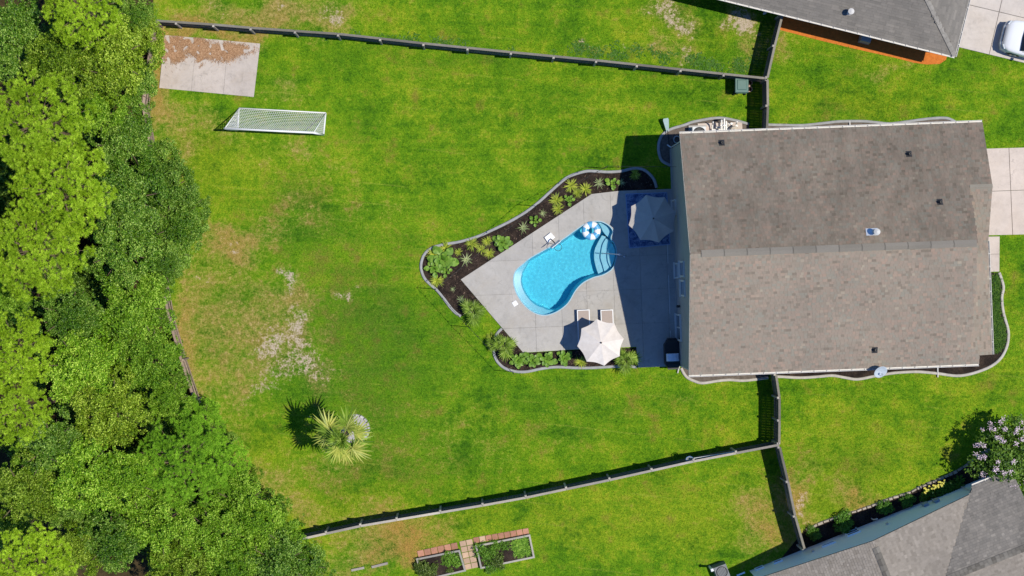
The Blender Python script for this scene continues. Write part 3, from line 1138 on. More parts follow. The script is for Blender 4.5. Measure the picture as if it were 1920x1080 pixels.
# garage wing end wall and side wall
gr = 3.46
gz = EV + SLP * gr
t2 = (gr - WN) / (6.5 - WN)
wallquad((GLEN - .07, 6.5), (GLEN - .07, WN), [(0, EV + .05), (1 - t2, gz - .13), (1, zn)])
wallquad((WE, 6.5), (GLEN - .07, 6.5), [(0, EV + .05), (1, EV + .05)])
wbuild(wl, 'wall', M_SIDING, house)
# slab foundation
fd = MB(); fd.prism([tuple(HW(u, v))[:2] for u, v in ((WW - .03, WN - .03), (GLEN - .04, WN - .03), (GLEN - .04, 6.5), (WE + .03, 6.53), (WE + .03, WS + .03), (WW - .03, WS + .03))], -.2, .22)
wbuild(fd, 'foundation', M_CONC, house)

sl = sqrt((DEP / 2) ** 2 + (RG - EV) ** 2)
cs = (DEP / 2) / sl
upN = (HV * cs + Vector((0, 0, 1)) * ((RG - EV) / sl))
upS = (-HV * cs + Vector((0, 0, 1)) * ((RG - EV) / sl))
gsl = gr / cs
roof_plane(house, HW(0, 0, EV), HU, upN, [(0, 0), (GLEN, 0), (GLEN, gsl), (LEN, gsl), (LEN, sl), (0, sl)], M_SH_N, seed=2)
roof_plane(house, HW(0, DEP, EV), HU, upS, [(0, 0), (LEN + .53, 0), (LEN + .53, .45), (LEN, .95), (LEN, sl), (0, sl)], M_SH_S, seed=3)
# garage wing south slope
roof_plane(house, HW(LEN + .03, 6.92, EV), HU, upS, [(0, 0), (GLEN - LEN - .03, 0), (GLEN - LEN - .03, gsl), (0, gsl)], M_SH_S, seed=4)
# porch roof, sloping to the street
pr_u = 16.85
pz0, pz1 = 3.0, 3.95
pl_ = sqrt((pr_u - LEN) ** 2 + (pz1 - pz0) ** 2)
upP = (-HU * ((pr_u - LEN) / pl_) + Vector((0, 0, 1)) * ((pz1 - pz0) / pl_))
roof_plane(house, HW(pr_u, 6.3, pz0), HV, upP, [(0, 0), (6.2, 0), (6.2, pl_), (0, pl_)], M_SH_S, 'porch_roof', seed=5)
for v in (6.6, 9.4, 12.2):
    q = MB(); q.box(HW(pr_u - .25, v, 1.45), (.2, .2, 2.9), rotz(th)); wbuild(q, 'porch_post', M_WHITE, house)
# ridge vents
rv = MB()
for a, b in (((.55, 14.8)),):
    for s, up in ((-1, upN), (1, upS)):
        for k in range(12):
            p0 = a + (b - a) * k / 12 + .012; p1 = a + (b - a) * (k + 1) / 12 - .012
            A = HW(p0, DEP / 2, RG + .075); B = HW(p1, DEP / 2, RG + .075)
            rv.face([A, B, B - up * .2 - Vector((0, 0, .0)), A - up * .2], rnd.random())
            rv.face([A - up * .2, B - up * .2, B - up * .2 - Vector((0, 0, .05)), A - up * .2 - Vector((0, 0, .05))], .1)
M_RIDGE = shingle_mat('ridge_cap', [(0, (.20, .18, .15)), (1, (.235, .212, .18))])
wbuild(rv, 'ridge_vent', M_RIDGE, house)
rc = MB()
A = HW(LEN, gr, gz + .05); B = HW(GLEN, gr, gz + .05)
for up in (upN, upS):
    rc.face([A, B, B - up * .14, A - up * .14], .6)
wbuild(rc, 'garage_ridge_cap', M_SH_S, house)


def gutter(parent, a, b, side, z, name='gutter', w=.11, spacing=.66):
    """K-style gutter from world a to b (xy) at height z; side = unit vector pointing away from the roof."""
    mb = MB()
    d = (b - a); L = d.length; d.normalize()
    prof = [(0, 0), (0, -.10), (.07, -.10), (w, -.03), (w, .012), (w - .02, .012), (w - .02, -.02), (.065, -.085), (.012, -.085), (.012, 0)]
    i0 = 0
    for q in (a, b):
        for x, h in prof:
            p = q + side * x
            mb.v.append((p.x, p.y, z + h))
    m = len(prof)
    for k in range(m):
        mb.f.append((k, (k + 1) % m, m + (k + 1) % m, m + k)); mb.t.append(.5)
    mb.f.append(tuple(range(m))); mb.t.append(.5); mb.f.append(tuple(range(m, 2 * m))); mb.t.append(.5)
    g = wbuild(mb, name, M_WHITE, parent, fixn=True)
    hg = MB()
    n_ = int(L / spacing)
    for k in range(1, n_):
        c = a + d * (k * L / n_)
        hg.bar(Vector((c.x, c.y, z + .012)) - side * .09, Vector((c.x, c.y, z + .012)) + side * w, .03, .012)
    wbuild(hg, 'gutter_hangers', M_WHITE, g, stuff=True)
    return g


gutter(house, HW(-.02, -.01), HW(GLEN, -.01), -HV, EV - .02)
gutter(house, HW(-.02, DEP + .01), HW(LEN + .53, DEP + .01), HV, EV - .02)
gutter(house, HW(pr_u + .01, 6.3), HW(pr_u + .01, 12.5), HU, pz0 - .02)


def downspout(parent, pts, mat=None, r=.04):
    mb = MB(); mb.tube(pts, r, 6)
    return wbuild(mb, 'downspout', mat or M_WHITE, parent)


downspout(house, [HW(.12, -.05, EV - .1), HW(.1, .36, EV - .5), HW(.1, .36, .25), HW(-.1, .2, .1)])
downspout(house, [HW(.12, DEP + .05, EV - .1), HW(.1, WS + .06, EV - .5), HW(.1, WS + .06, .25), HW(.0, WS + .5, .08)])
downspout(house, [HW(10.2, -.05, EV - .1), HW(10.2, .36, EV - .5), HW(10.2, .36, .2), HW(10.2, -.75, .08)])
downspout(house, [HW(14.6, DEP + .05, EV - .1), HW(14.6, WS + .06, EV - .5), HW(14.6, WS + .06, .2), HW(14.6, WS + 1.3, .09)])
# fascia / rake trim
fs = MB()
for p, q in (((-.012, 0, EV), (-.012, DEP / 2, RG)), ((-.012, DEP, EV), (-.012, DEP / 2, RG))):
    fs.bar(HW(*p) - Vector((0, 0, .09)), HW(*q) - Vector((0, 0, .09)), .03, .19)
wbuild(fs, 'rake_board', simple('rake_board_taupe', (.36, .33, .29)), house)


def window(parent, u, v0, v1, z0, z1, facing=-1, split='h', frame=None):
    """Window in a wall that runs along v at u; facing -1 = towards west."""
    frame = frame or M_WHITE
    fr_ = MB()
    t = .09
    x = u + facing * .04
    for va, vb, za, zb in ((v0, v1, z0, z0 + t), (v0, v1, z1 - t, z1), (v0, v0 + t, z0 + t, z1 - t), (v1 - t, v1, z0 + t, z1 - t)):
        fr_.box(HW(x, (va + vb) / 2, (za + zb) / 2), (.09, vb - va, zb - za), rotz(th))
    w = wbuild(fr_, 'window', frame, parent)
    gl_ = MB(); gl_.box(HW(u + facing * .02, (v0 + v1) / 2, (z0 + z1) / 2), (.03, v1 - v0 - 2 * t, z1 - z0 - 2 * t), rotz(th))
    wbuild(gl_, 'pane', M_GLASS, w)
    mu = MB()
    if split == 'h':
        mu.box(HW(u + facing * .045, (v0 + v1) / 2, (z0 + z1) / 2), (.06, v1 - v0 - 2 * t, .05), rotz(th))
    else:
        mu.box(HW(u + facing * .045, (v0 + v1) / 2, (z0 + z1) / 2), (.06, .06, z1 - z0 - 2 * t), rotz(th))
    wbuild(mu, 'mullion', frame, w)
    si = MB(); si.box(HW(u + facing * .075, (v0 + v1) / 2, z0 - .03), (.15, v1 - v0 + .06, .05), rotz(th))
    wbuild(si, 'sill', frame, w)
    return w


def vy(py):   # plan y on the west wall -> v in metres (approx.)
    return (py - OY) * S


window(house, WW, vy(376), vy(405), .55, 1.9)
window(house, WW, vy(493), vy(522), .6, 2.0)
window(house, WW, vy(490), vy(519), 3.15, 4.75)
window(house, WW, vy(524), vy(554), 3.15, 4.75)
dr = window(house, WW, vy(588), vy(638), .2, 2.15, split='v')
dr.name = 'patio_door'
lt = MB(); lt.box(HW(WW - .12, vy(573), 2.0), (.16, .14, .3), rotz(th)); lt.tube([HW(WW - .02, vy(573), 2.2), HW(WW - .16, vy(573), 2.25), HW(WW - .16, vy(573), 2.1)], .02, 6)
wbuild(lt, 'wall_lamp', M_DARKVENT, house)


def on_roof(px, py, north):
    z = 6.5
    for _ in range(12):
        p = P(px, py, z)
        v = (p - HO).dot(HV)
        z = EV + SLP * (v if north else DEP - v)
    return P(px, py, z)


def pipe_vent(px, py, north, label_unused=None, r=.06, h=.35):
    p = on_roof(px, py, north)
    up = upN if north else upS
    nn = HU.cross(up); nn = nn if nn.z > 0 else -nn
    root = MB()
    # flashing plate + pipe with open top
    M = Matrix((HU, up, nn)).transposed()
    root.box(p + nn * .03, (.3, .34, .015), M)
    root.lathe([(.13, .02), (.08, .12), (r, .14), (r, h), (r * .72, h), (r * .72, h - .08)], p, 12)
    return wbuild(root, 'pipe_vent', M_DARKVENT, house)


for a in ((1353, 268, True), (1704, 289, True), (1762, 379, True), (1640, 656, False)):
    pipe_vent(*a)
p = on_roof(1640, 435, True)
fl = MB(); nn = HU.cross(upN); nn = nn if nn.z > 0 else -nn
M = Matrix((HU, upN, nn)).transposed()
fl.box(p + nn * .035 - HU * .15, (.62, .4, .02), M)
fl_o = wbuild(fl, 'flue_vent', M_VENTMETAL, house)
fv = MB()
fv.lathe([(.16, .02), (.11, .16), (.10, .34), (.10, .5)], p, 14)
fv.lathe([(.10, .48), (.17, .5), (.17, .58), (.05, .66), (.0, .67)], p, 14)
wbuild(fv, 'flue_cap', M_WHITE, fl_o)

# satellite dish on a mast beside the south gutter
top = P(1650, 696, 6.0)
fb = HW((top - HO).dot(HU), DEP - .1, EV - .05)
dish = empty('satellite_dish', fb, label='pale grey satellite dish on a short mast at the lower gutter', cat='satellite dish')
ds = MB(); ds.tube([fb, fb + HV * .22 + Vector((0, 0, .1)), Vector((top.x, top.y, top.z - .05))], .028, 8); wbuild(ds, 'mast', M_VENTMETAL, dish)
ds = MB(); ax = Vector((.25, -.55, .8)).normalized(); Mq = ax.to_track_quat('Z', 'Y').to_matrix()
ds.lathe([(0.0, .0), (.15, .015), (.28, .05), (.36, .09), (.375, .085), (.28, .035), (.0, -.02)], top, 22, M=Mq); wbuild(ds, 'reflector', simple('dish_grey', (.45, .5, .55), .5), dish, smooth=True)
ds = MB(); ds.tube([top - Mq @ Vector((0, .3, -.05)), top - Mq @ Vector((0, .2, -.22)), top + ax * .28], .012, 6); ds.box(top + ax * .28, (.07, .07, .12), Mq); wbuild(ds, 'feed_arm', M_VENTMETAL, dish)

# ---------------------------------------------------------------- neighbour house, upper right (hip roof)
nh_c = P(1790, 105, 2.7); nh_c.z = 0
a_ = P(1365, 0, 2.7)
D1 = Vector((a_.x - nh_c.x, a_.y - nh_c.y, 0)).normalized()     # along the long eave towards the west
D2 = Vector((-D1.y, D1.x, 0))
if D2.y < 0:
    D2 = -D2                                                     # away from the camera centre (up the picture)
NL, NDp, NE_, pitch = 19.0, 11.0, 2.7, .42


def NWp(a, b, z):
    p = nh_c + D1 * a + D2 * b
    return Vector((p.x, p.y, z))


nhouse = empty('neighbour_house', NWp(8, 5, 0), label='single-storey house with grey hip roof in the upper right corner', cat='house')
half = NDp / 2
nz = NE_ + half * pitch
hs = sqrt(half ** 2 + (half * pitch) ** 2)
ca = half / hs; sa = half * pitch / hs
roof_plane(nhouse, NWp(0, 0, NE_), D1, (D2 * ca + Vector((0, 0, sa))), [(0, 0), (NL, 0), (NL - half, hs), (half, hs)], M_SH_G, seed=11, tab=(.25, .6), tsig=.12)
roof_plane(nhouse, NWp(0, NDp, NE_), D1, (-D2 * ca + Vector((0, 0, sa))), [(0, 0), (NL, 0), (NL - half, hs), (half, hs)], M_SH_G, seed=12, tab=(.25, .6), tsig=.12)
roof_plane(nhouse, NWp(0, 0, NE_), D2, (D1 * ca + Vector((0, 0, sa))), [(0, 0), (NDp, 0), (half, hs)], M_SH_G, seed=13, tab=(.25, .6), tsig=.12)
roof_plane(nhouse, NWp(NL, 0, NE_), D2, (-D1 * ca + Vector((0, 0, sa))), [(0, 0), (NDp, 0), (half, hs)], M_SH_G, seed=14, tab=(.25, .6), tsig=.12)
hc = MB()
for a, b in ((NWp(0, 0, NE_), NWp(half, half, nz)), (NWp(0, NDp, NE_), NWp(half, half, nz)), (NWp(half, half, nz), NWp(NL - half, half, nz)), (NWp(NL, 0, NE_), NWp(NL - half, half, nz))):
    d = b - a
    sdv = d.cross(Vector((0, 0, 1))).normalized()
    for k in range(28):
        for s in (-1, 1):
            p0 = a + d * (k / 28) + Vector((0, 0, .05)); p1 = a + d * ((k + .97) / 28) + Vector((0, 0, .05)); e = sdv * s * .13 - Vector((0, 0, .012))
            hc.face([p0, p1, p1 + e, p0 + e], rnd.random())
wbuild(hc, 'hip_caps', shingle_mat('hip_cap_grey', [(0, (.25, .235, .21)), (1, (.30, .28, .25))]), nhouse, stuff=True, fixn=True)
w_ = MB()
M_NWALL = simple('neighbour_brick', (.38, .30, .25))
w_.prism([tuple(NWp(a, b, 0))[:2] for a, b in ((.4, .4), (NL - .4, .4), (NL - .4, NDp - .4), (.4, NDp - .4))], -.1, NE_ + .1)
wbuild(w_, 'wall', M_NWALL, nhouse)
gutter(nhouse, NWp(-.02, -.01, 0), NWp(NL, -.01, 0), -D2, NE_ - .02)
gutter(nhouse, NWp(-.01, -.02, 0), NWp(-.01, NDp, 0), -D1, NE_ - .02)
pv = P(1592, 24, 3.6)
b_ = (pv - nh_c).dot(D2); pv = P(1592, 24, NE_ + b_ * pitch)
f2 = MB(); up_n = (D2 * ca + Vector((0, 0, sa))); nn = D1.cross(up_n); nn = nn if nn.z > 0 else -nn
Mn = Matrix((D1, up_n, nn)).transposed()
f2.box(pv + nn * .035, (.5, .5, .02), Mn)
fo = wbuild(f2, 'flue_vent', M_VENTMETAL, nhouse)
f2 = MB(); f2.lathe([(.15, .02), (.1, .15), (.1, .5)], pv, 14); f2.lathe([(.10, .46), (.17, .5), (.17, .58), (.0, .66)], pv, 14)
wbuild(f2, 'flue_cap', M_WHITE, fo)
# orange mulch strip
bed('neighbour_bed', plan([(1462, 56), (1530, 74), (1600, 91), (1680, 109), (1715, 118), (1738, 121), (1762, 120), (1774, 112), (1777, 98)]) + [tuple(NWp(.3, .45, 0))[:2], tuple(NWp(9.6, .45, 0))[:2]], M_MULCH_ORANGE)
ub = MB(); ub.box(P(1622, 74, .35), (.6, .4, .7), rotz(atan2(D1.y, D1.x)), bevel=.03); 
cbuild(ub, 'utility_box', simple('utility_grey', (.35, .37, .4)), 'small grey utility box on orange mulch under the upper eave', 'utility box')
pt = MB(); pt.tube([P(1432, 26, 0), P(1432, 26, .45)], .05, 10); pt.lathe([(.09, .45), (.09, .5), (0, .53)], P(1432, 26, 0), 10)
cbuild(pt, 'cleanout_pipe', M_WHITE, 'white capped cleanout pipe in shade near the upper fence corner', 'pipe')

# ---------------------------------------------------------------- neighbour house, lower right (gable + wing)
sh_q = PG(1803, 912)
T = Vector((-.93, -.37, 0)).normalized()        # along the gable wall, towards the lower left
Nn_ = Vector((.37, -.93, 0)).normalized()       # into the house
SE, SR, GW = 2.7, 4.6, 12.9


def SWp(t, n, z):
    p = sh_q + T * t + Nn_ * n
    return Vector((p.x, p.y, z))


shouse = empty('neighbour_house', SWp(6, 4, 0), label='light blue walled house with taupe gable roof in the lower right corner', cat='house')
hw = GW / 2
rl = sqrt(hw ** 2 + (SR - SE) ** 2)
cg, sg_ = hw / rl, (SR - SE) / rl
slope2 = (SR - SE) / hw
DPT = 14.0
# right slope (near wing) and left slope
roof_plane(shouse, SWp(-.0, -.03, SE), Nn_, (T * cg + Vector((0, 0, sg_))), [(0, 0), (DPT, 0), (DPT, rl), (0, rl)], M_SH_T, seed=21)
roof_plane(shouse, SWp(GW, -.03, SE), Nn_, (-T * cg + Vector((0, 0, sg_))), [(0, 0), (DPT, 0), (DPT, rl), (0, rl)], M_SH_T, seed=22)
# wing: ridge parallel to the gable wall
wn_, wz = 3.55, 3.75
wslope = (wz - SE) / (wn_ + .37)
wlen = sqrt((wn_ + .37) ** 2 + (wz - SE) ** 2)
cw, sw = (wn_ + .37) / wlen, (wz - SE) / wlen
tv = (wz - SE) / slope2          # where the wing ridge meets the main slope
roof_plane(shouse, SWp(-2.3, -.37, SE + .012), T, (Nn_ * cw + Vector((0, 0, sw))), [(0, 0), (2.3, 0), (2.3 + tv, wlen), (0, wlen)], M_SH_G, seed=23)
roof_plane(shouse, SWp(-2.3, 2 * wn_ + .37, SE + .012), T, (-Nn_ * cw + Vector((0, 0, sw))), [(0, 0), (2.3, 0), (2.3 + tv, wlen), (0, wlen)], M_SH_T, seed=24)
rc = MB()
for a, b in ((SWp(hw, .35, SR + .06), SWp(hw, DPT, SR + .06)),):
    for k in range(40):
        d = (b - a) / 40
        for s in (-1, 1):
            e = T * s * cg - Vector((0, 0, sg_))
            rc.face([a + d * k, a + d * (k + .94), a + d * (k + .94) + e * .19, a + d * k + e * .19], rnd.random())
M_RCT = shingle_mat('ridge_cap_taupe', [(0, (.11, .10, .085)), (1, (.20, .185, .16))])
wbuild(rc, 'ridge_vent', M_RCT, shouse, fixn=True)
rc = MB()
a, b = SWp(tv - .25, wn_, wz + .07), SWp(-2.3, wn_, wz + .07)
for k in range(24):
    d = (b - a) / 24
    for s in (-1, 1):
        e = Nn_ * s * cw - Vector((0, 0, sw))
        rc.face([a + d * k, a + d * (k + .94), a + d * (k + .94) + e * .19, a + d * k + e * .19], rnd.random())
wbuild(rc, 'ridge_vent', M_RCT, shouse, fixn=True)
mw = NT('light_blue_siding').set(.6, 0, .3)
pz = mw.n('ShaderNodeSeparateXYZ'); mw.link(mw.co(), pz.inputs[0])
lap = mw.math('FRACT', mw.math('MULTIPLY', pz.outputs[2], 1 / .2))
mw.col(mw.mix(1.0, mw.ramp(mw.noise(1, 3, .5), [(.3, (.80, .93, 1.0)), (.7, (.84, .95, 1.0))]), mw.ramp(lap, [(0, (.92, .92, .92)), (.08, (1, 1, 1))]), 'MULTIPLY'))
M_BLUE = mw.m
w_ = MB()
w_.face([SWp(0.05, 0, -.1), SWp(GW - .05, 0, -.1), SWp(GW - .05, 0, SE - .1), SWp(hw, 0, SR - .14), SWp(.05, 0, SE - .1)])
w_.face([SWp(.05, 0, -.1), SWp(.05, 0, SE - .1), SWp(.05, 2, SE - .1), SWp(.05, 2, -.1)])
w_.face([SWp(GW - .4, 0, -.1), SWp(GW - .4, DPT, -.1), SWp(GW - .4, DPT, SE - .1), SWp(GW - .4, 0, SE - .1)])
w_.face([SWp(-1.9, 0, -.1), SWp(.0, 0, -.1), SWp(.0, 0, SE), SWp(-1.9, 0, SE)])
w_.face([SWp(-1.9, 0, -.1), SWp(-1.9, 2 * wn_, -.1), SWp(-1.9, 2 * wn_, SE), SWp(-1.9, wn_, wz - .1), SWp(-1.9, 0, SE)])
wbuild(w_, 'wall', M_BLUE, shouse)
gutter(shouse, SWp(-2.3, -.38, 0), SWp(.0, -.38, 0), -Nn_, SE - .01)
downspout(shouse, [SWp(-.1, -.42, SE - .1), SWp(.1, -.06, SE - .5), SWp(.1, -.06, .2), SWp(.2, -.5, .08)])


def wall_hit(px, py):
    """(t, z) on the gable wall plane for a plan position."""
    g0 = PG(px, py); n0 = PG(NX, NY)
    d0 = (g0 - sh_q).dot(Nn_)
    dn = (g0 - n0).dot(Nn_)
    z = H * d0 / dn
    p = P(px, py, z)
    return (p - sh_q).dot(T), z


def swin(px0, py0, px1, py1, hgt, slats=1):
    ta, za = wall_hit(px0, py0); tb, zb = wall_hit(px1, py1)
    t0, t1 = sorted((ta, tb)); z0 = (za + zb) / 2 - hgt / 2; z1 = z0 + hgt
    f = MB()
    rm = rotz(atan2(T.y, T.x))
    k = .07
    for a, b, c, d in ((t0, t1, z0, z0 + k), (t0, t1, z1 - k, z1), (t0, t0 + k, z0 + k, z1 - k), (t1 - k, t1, z0 + k, z1 - k)):
        f.box(SWp((a + b) / 2, -.035, (c + d) / 2), (b - a, .08, d - c), rm)
    w = wbuild(f, 'window', M_BLUE, shouse)
    g = MB(); g.box(SWp((t0 + t1) / 2, -.02, (z0 + z1) / 2), (t1 - t0 - 2 * k, .03, z1 - z0 - 2 * k), rm); wbuild(g, 'pane', M_GLASS, w)
    for s in range(slats - 1):
        m_ = MB(); zz = z0 + (z1 - z0) * (s + 1) / slats
        m_.box(SWp((t0 + t1) / 2, -.04, zz), (t1 - t0 - 2 * k, .05, .06), rm); wbuild(m_, 'mullion', M_BLUE, w)


swin(1583, 1002, 1611, 994, 1.5, 3)
swin(1540, 1026, 1566, 1016, .42)
swin(1450, 1057, 1467, 1050, .5)
swin(1416, 1069, 1432, 1063, .5)
swin(1381, 1079, 1396, 1073, .5)
for px, py in ((1736, 948), (1756, 941)):
    t_, z_ = wall_hit(px, py)
    q = MB(); q.box(SWp(t_, -.09, max(z_, .9)), (.34, .16, .5), rotz(atan2(T.y, T.x)), bevel=.02); q.tube([SWp(t_, -.06, .1), SWp(t_, -.06, z_ - .2)], .025, 6)
    wbuild(q, 'meter_box', simple('meter_grey', (.30, .36, .42)), shouse)
for px, py in ((1664, 983), (1525, 1034)):
    t_, z_ = wall_hit(px, py)
    q = MB(); q.box(SWp(t_, -.05, z_), (.16, .1, .16), rotz(atan2(T.y, T.x)), bevel=.02)
    wbuild(q, 'dryer_vent', M_WHITE, shouse)

# ================================================================ fences
def wood(name, c, var=.3):
    m = NT(name).set(.85, 0, .15)
    mp = m.n('ShaderNodeMapping'); mp.inputs['Scale'].default_value = (6, 6, .6)
    m.link(m.co(), mp.inputs['Vector'])
    f = m.math('ADD', m.math('MULTIPLY', m.noise(3, 5, .7, mp.outputs[0]), .6), m.math('MULTIPLY', m.noise(.9, 3, .6), .4))
    col = m.ramp(f, [(.3, sc(c, 1 - var)), (.7, sc(c, 1 + var))])
    oi = m.n('ShaderNodeObjectInfo').outputs['Random']
    col = m.mix(1.0, col, m.ramp(oi, [(0, (.82, .82, .84)), (1, (1.12, 1.1, 1.06))]), 'MULTIPLY')
    col = m.mix(1.0, col, m.ramp(m.attr('tint'), [(0, (.75, .75, .75)), (1, (1.25, 1.25, 1.25))]), 'MULTIPLY')
    m.col(col)
    m.bump(f, .4, .01)
    return m.m


M_WOOD = wood('weathered_fence_wood', (0.20, 0.185, 0.155))
M_WOODP = wood('fence_post_wood', (0.37, 0.335, 0.29))
M_WOOD_TAN = wood('fence_wood_tan', (0.33, 0.25, 0.19))


def poly_at(pts, s):
    """point and unit direction at arc length s of a list of 2D vectors."""
    for a, b in zip(pts[:-1], pts[1:]):
        d = b - a
        if s <= d.length or (b is pts[-1]):
            return a + d.normalized() * s, d.normalized()
        s -= d.length


def fence(top, label, inner, posts=None, spacing=2.38, hgt=1.85, mat=None, capmat=None, railmat=None, seed=0, rails=(.3, .98, 1.62), postmat=None, gap=.007, jitter=.01):
    """Board fence whose top edge is seen along 'top' (plan). inner = rough direction of the side with rails and posts."""
    r = random.Random(seed)
    mat = mat or M_WOOD; capmat = capmat or M_WOOD; railmat = railmat or M_WOOD; postmat = postmat or M_WOODP
    pts = [Vector(P(x, y, hgt)[:2]) for x, y in top]
    tot = sum((b - a).length for a, b in zip(pts[:-1], pts[1:]))
    if posts is None:
        n = max(1, round(tot / spacing))
        ss = [tot * k / n for k in range(n + 1)]
    else:
        ss = []
        for px in posts:
            # arc length where seen x matches
            s = 0
            for (x0, y0), (x1, y1), a, b in zip(top[:-1], top[1:], pts[:-1], pts[1:]):
                if min(x0, x1) - 1e-6 <= px <= max(x0, x1) + 1e-6:
                    ss.append(s + (b - a).length * (px - x0) / (x1 - x0)); break
                s += (b - a).length
        ss = [0.0] + [q for q in ss if .3 < q < tot - .3] + [tot]
    mid = pts[len(pts) // 2]
    root = empty('board_fence', (mid.x, mid.y, 0), label=label, cat='fence')
    iv = Vector(inner)

    def nrm(d):
        n = Vector((-d.y, d.x))
        return n if n.dot(iv) > 0 else -n
    # pickets: one joined part
    pk = MB()
    s = 0.0
    while s < tot - .05:
        p, d = poly_at(pts, s + .07)
        n = nrm(d)
        h = hgt - .03 + r.uniform(-jitter, jitter)
        pk.box((p.x - n.x * .012, p.y - n.y * .012, h / 2 + .02), (.14, .02, h - .04), rotz(atan2(d.y, d.x) + r.uniform(-.01, .01)), tint=r.random())
        s += .14 + gap
    wbuild(pk, 'pickets', mat, root, stuff=True)
    for k in range(len(ss)):
        p, d = poly_at(pts, min(ss[k], tot - .01)); n = nrm(d)
        c = p + n * .085
        q = MB()
        q.box((c.x, c.y, (hgt + .04) / 2), (.10, .10, hgt + .04), rotz(atan2(d.y, d.x)), tint=r.random())
        q.box((c.x, c.y, hgt + .055), (.13, .13, .03), rotz(atan2(d.y, d.x)), tint=.8, bevel=.02)
        wbuild(q, 'post', postmat, root)
    for k in range(len(ss) - 1):
        a, d = poly_at(pts, ss[k] + .01); b, d2 = poly_at(pts, max(ss[k + 1] - .01, 0))
        n = nrm((b - a).normalized())
        dd = (b - a).normalized()
        for z in rails:
            q = MB()
            A = a + n * .022 + dd * .0; B = b + n * .022
            q.bar((A.x, A.y, z), (B.x, B.y, z), .038, .09, tint=r.random()); wbuild(q, 'rail', railmat, root)
        q = MB()
        A = a - n * .0; B = b - n * .0
        q.bar((A.x, A.y, hgt + .012), (B.x, B.y, hgt + .012 + r.uniform(-.004, .004)), .125, .03, tint=r.random()); wbuild(q, 'cap_board', capmat, root)
    return root


N_TOP = [(288, 38.5), (400, 46), (480, 53), (640, 64), (800, 82), (960, 98), (1117, 113), (1275, 130), (1437, 147)]
fence(N_TOP, 'long weathered board fence along the upper side of the lawn', (0, -1),
      posts=[330, 400, 470, 553, 634, 713, 794, 876.7, 958, 1038, 1117.7, 1194, 1276, 1356.7], seed=1)
fence([(1467, 28), (1460, 58), (1449, 100), (1439, 146)], 'short weathered fence from the upper house to the fence corner', (-1, 0), seed=2, spacing=1.7)
fence([(1439, 149), (1440, 190), (1438, 248)], 'short fence between the corner bin and the main house', (-1, 0), seed=3, spacing=1.6)
S_TOP = [(550, 1014), (677, 986), (825, 961), (960, 938.5), (1143, 900), (1300, 865), (1461, 834)]
fence(S_TOP, 'long weathered board fence along the lower side of the lawn', (0, 1),
      posts=[611.7, 676, 744, 825.7, 905, 986, 1061.7, 1143, 1222, 1300.7, 1380], seed=4, capmat=M_WOODP)
fence([(1455, 702), (1457, 723), (1463, 753), (1461.5, 790), (1461, 832)], 'short fence between the main house and the lower fence corner', (-1, 0), seed=5, spacing=1.3)
fence([(1462, 838), (1480, 913), (1488, 957), (1509, 1031)], 'slanting fence from the lower fence corner to the light blue house', (-1, 0), seed=6, spacing=2.0, mat=M_WOOD_TAN)
fence([(290, 42), (266, 187), (283, 283), (306, 560), (357, 735), (436, 890), (549, 1012)], 'board fence half hidden under the trees along the wood', (1, 0), seed=7, mat=M_WOOD_TAN, capmat=M_WOOD_TAN, railmat=M_WOOD_TAN, postmat=M_WOOD_TAN)

# ================================================================ pool furniture
M_CANVAS = NT('cream_canvas').set(.85, 0, .15)
_c = M_CANVAS.ramp(M_CANVAS.noise(4, 4, .6), [(.3, (.66, .60, .55)), (.7, (.76, .70, .65))])
M_CANVAS.col(M_CANVAS.mix(1.0, _c, M_CANVAS.ramp(M_CANVAS.attr('tint'), [(0, (.93, .92, .91)), (1, (1.05, 1.05, 1.05))]), 'MULTIPLY'))
M_CANVAS = M_CANVAS.m
M_CANVAS2 = simple('taupe_canvas', (.52, .47, .42), .85, .15, var=.08)
M_STEEL = simple('brushed_steel', (.55, .56, .58), .3, .5, metal=.8, var=.08)
M_BRONZE = simple('bronze_pole', (.06, .05, .045), .5, .4)
M_DARKPLASTIC = simple('black_plastic', (.018, .018, .02), .5, .4)
M_PLASTIC = simple('white_plastic', (.80, .80, .80), .4, .4, var=.05)


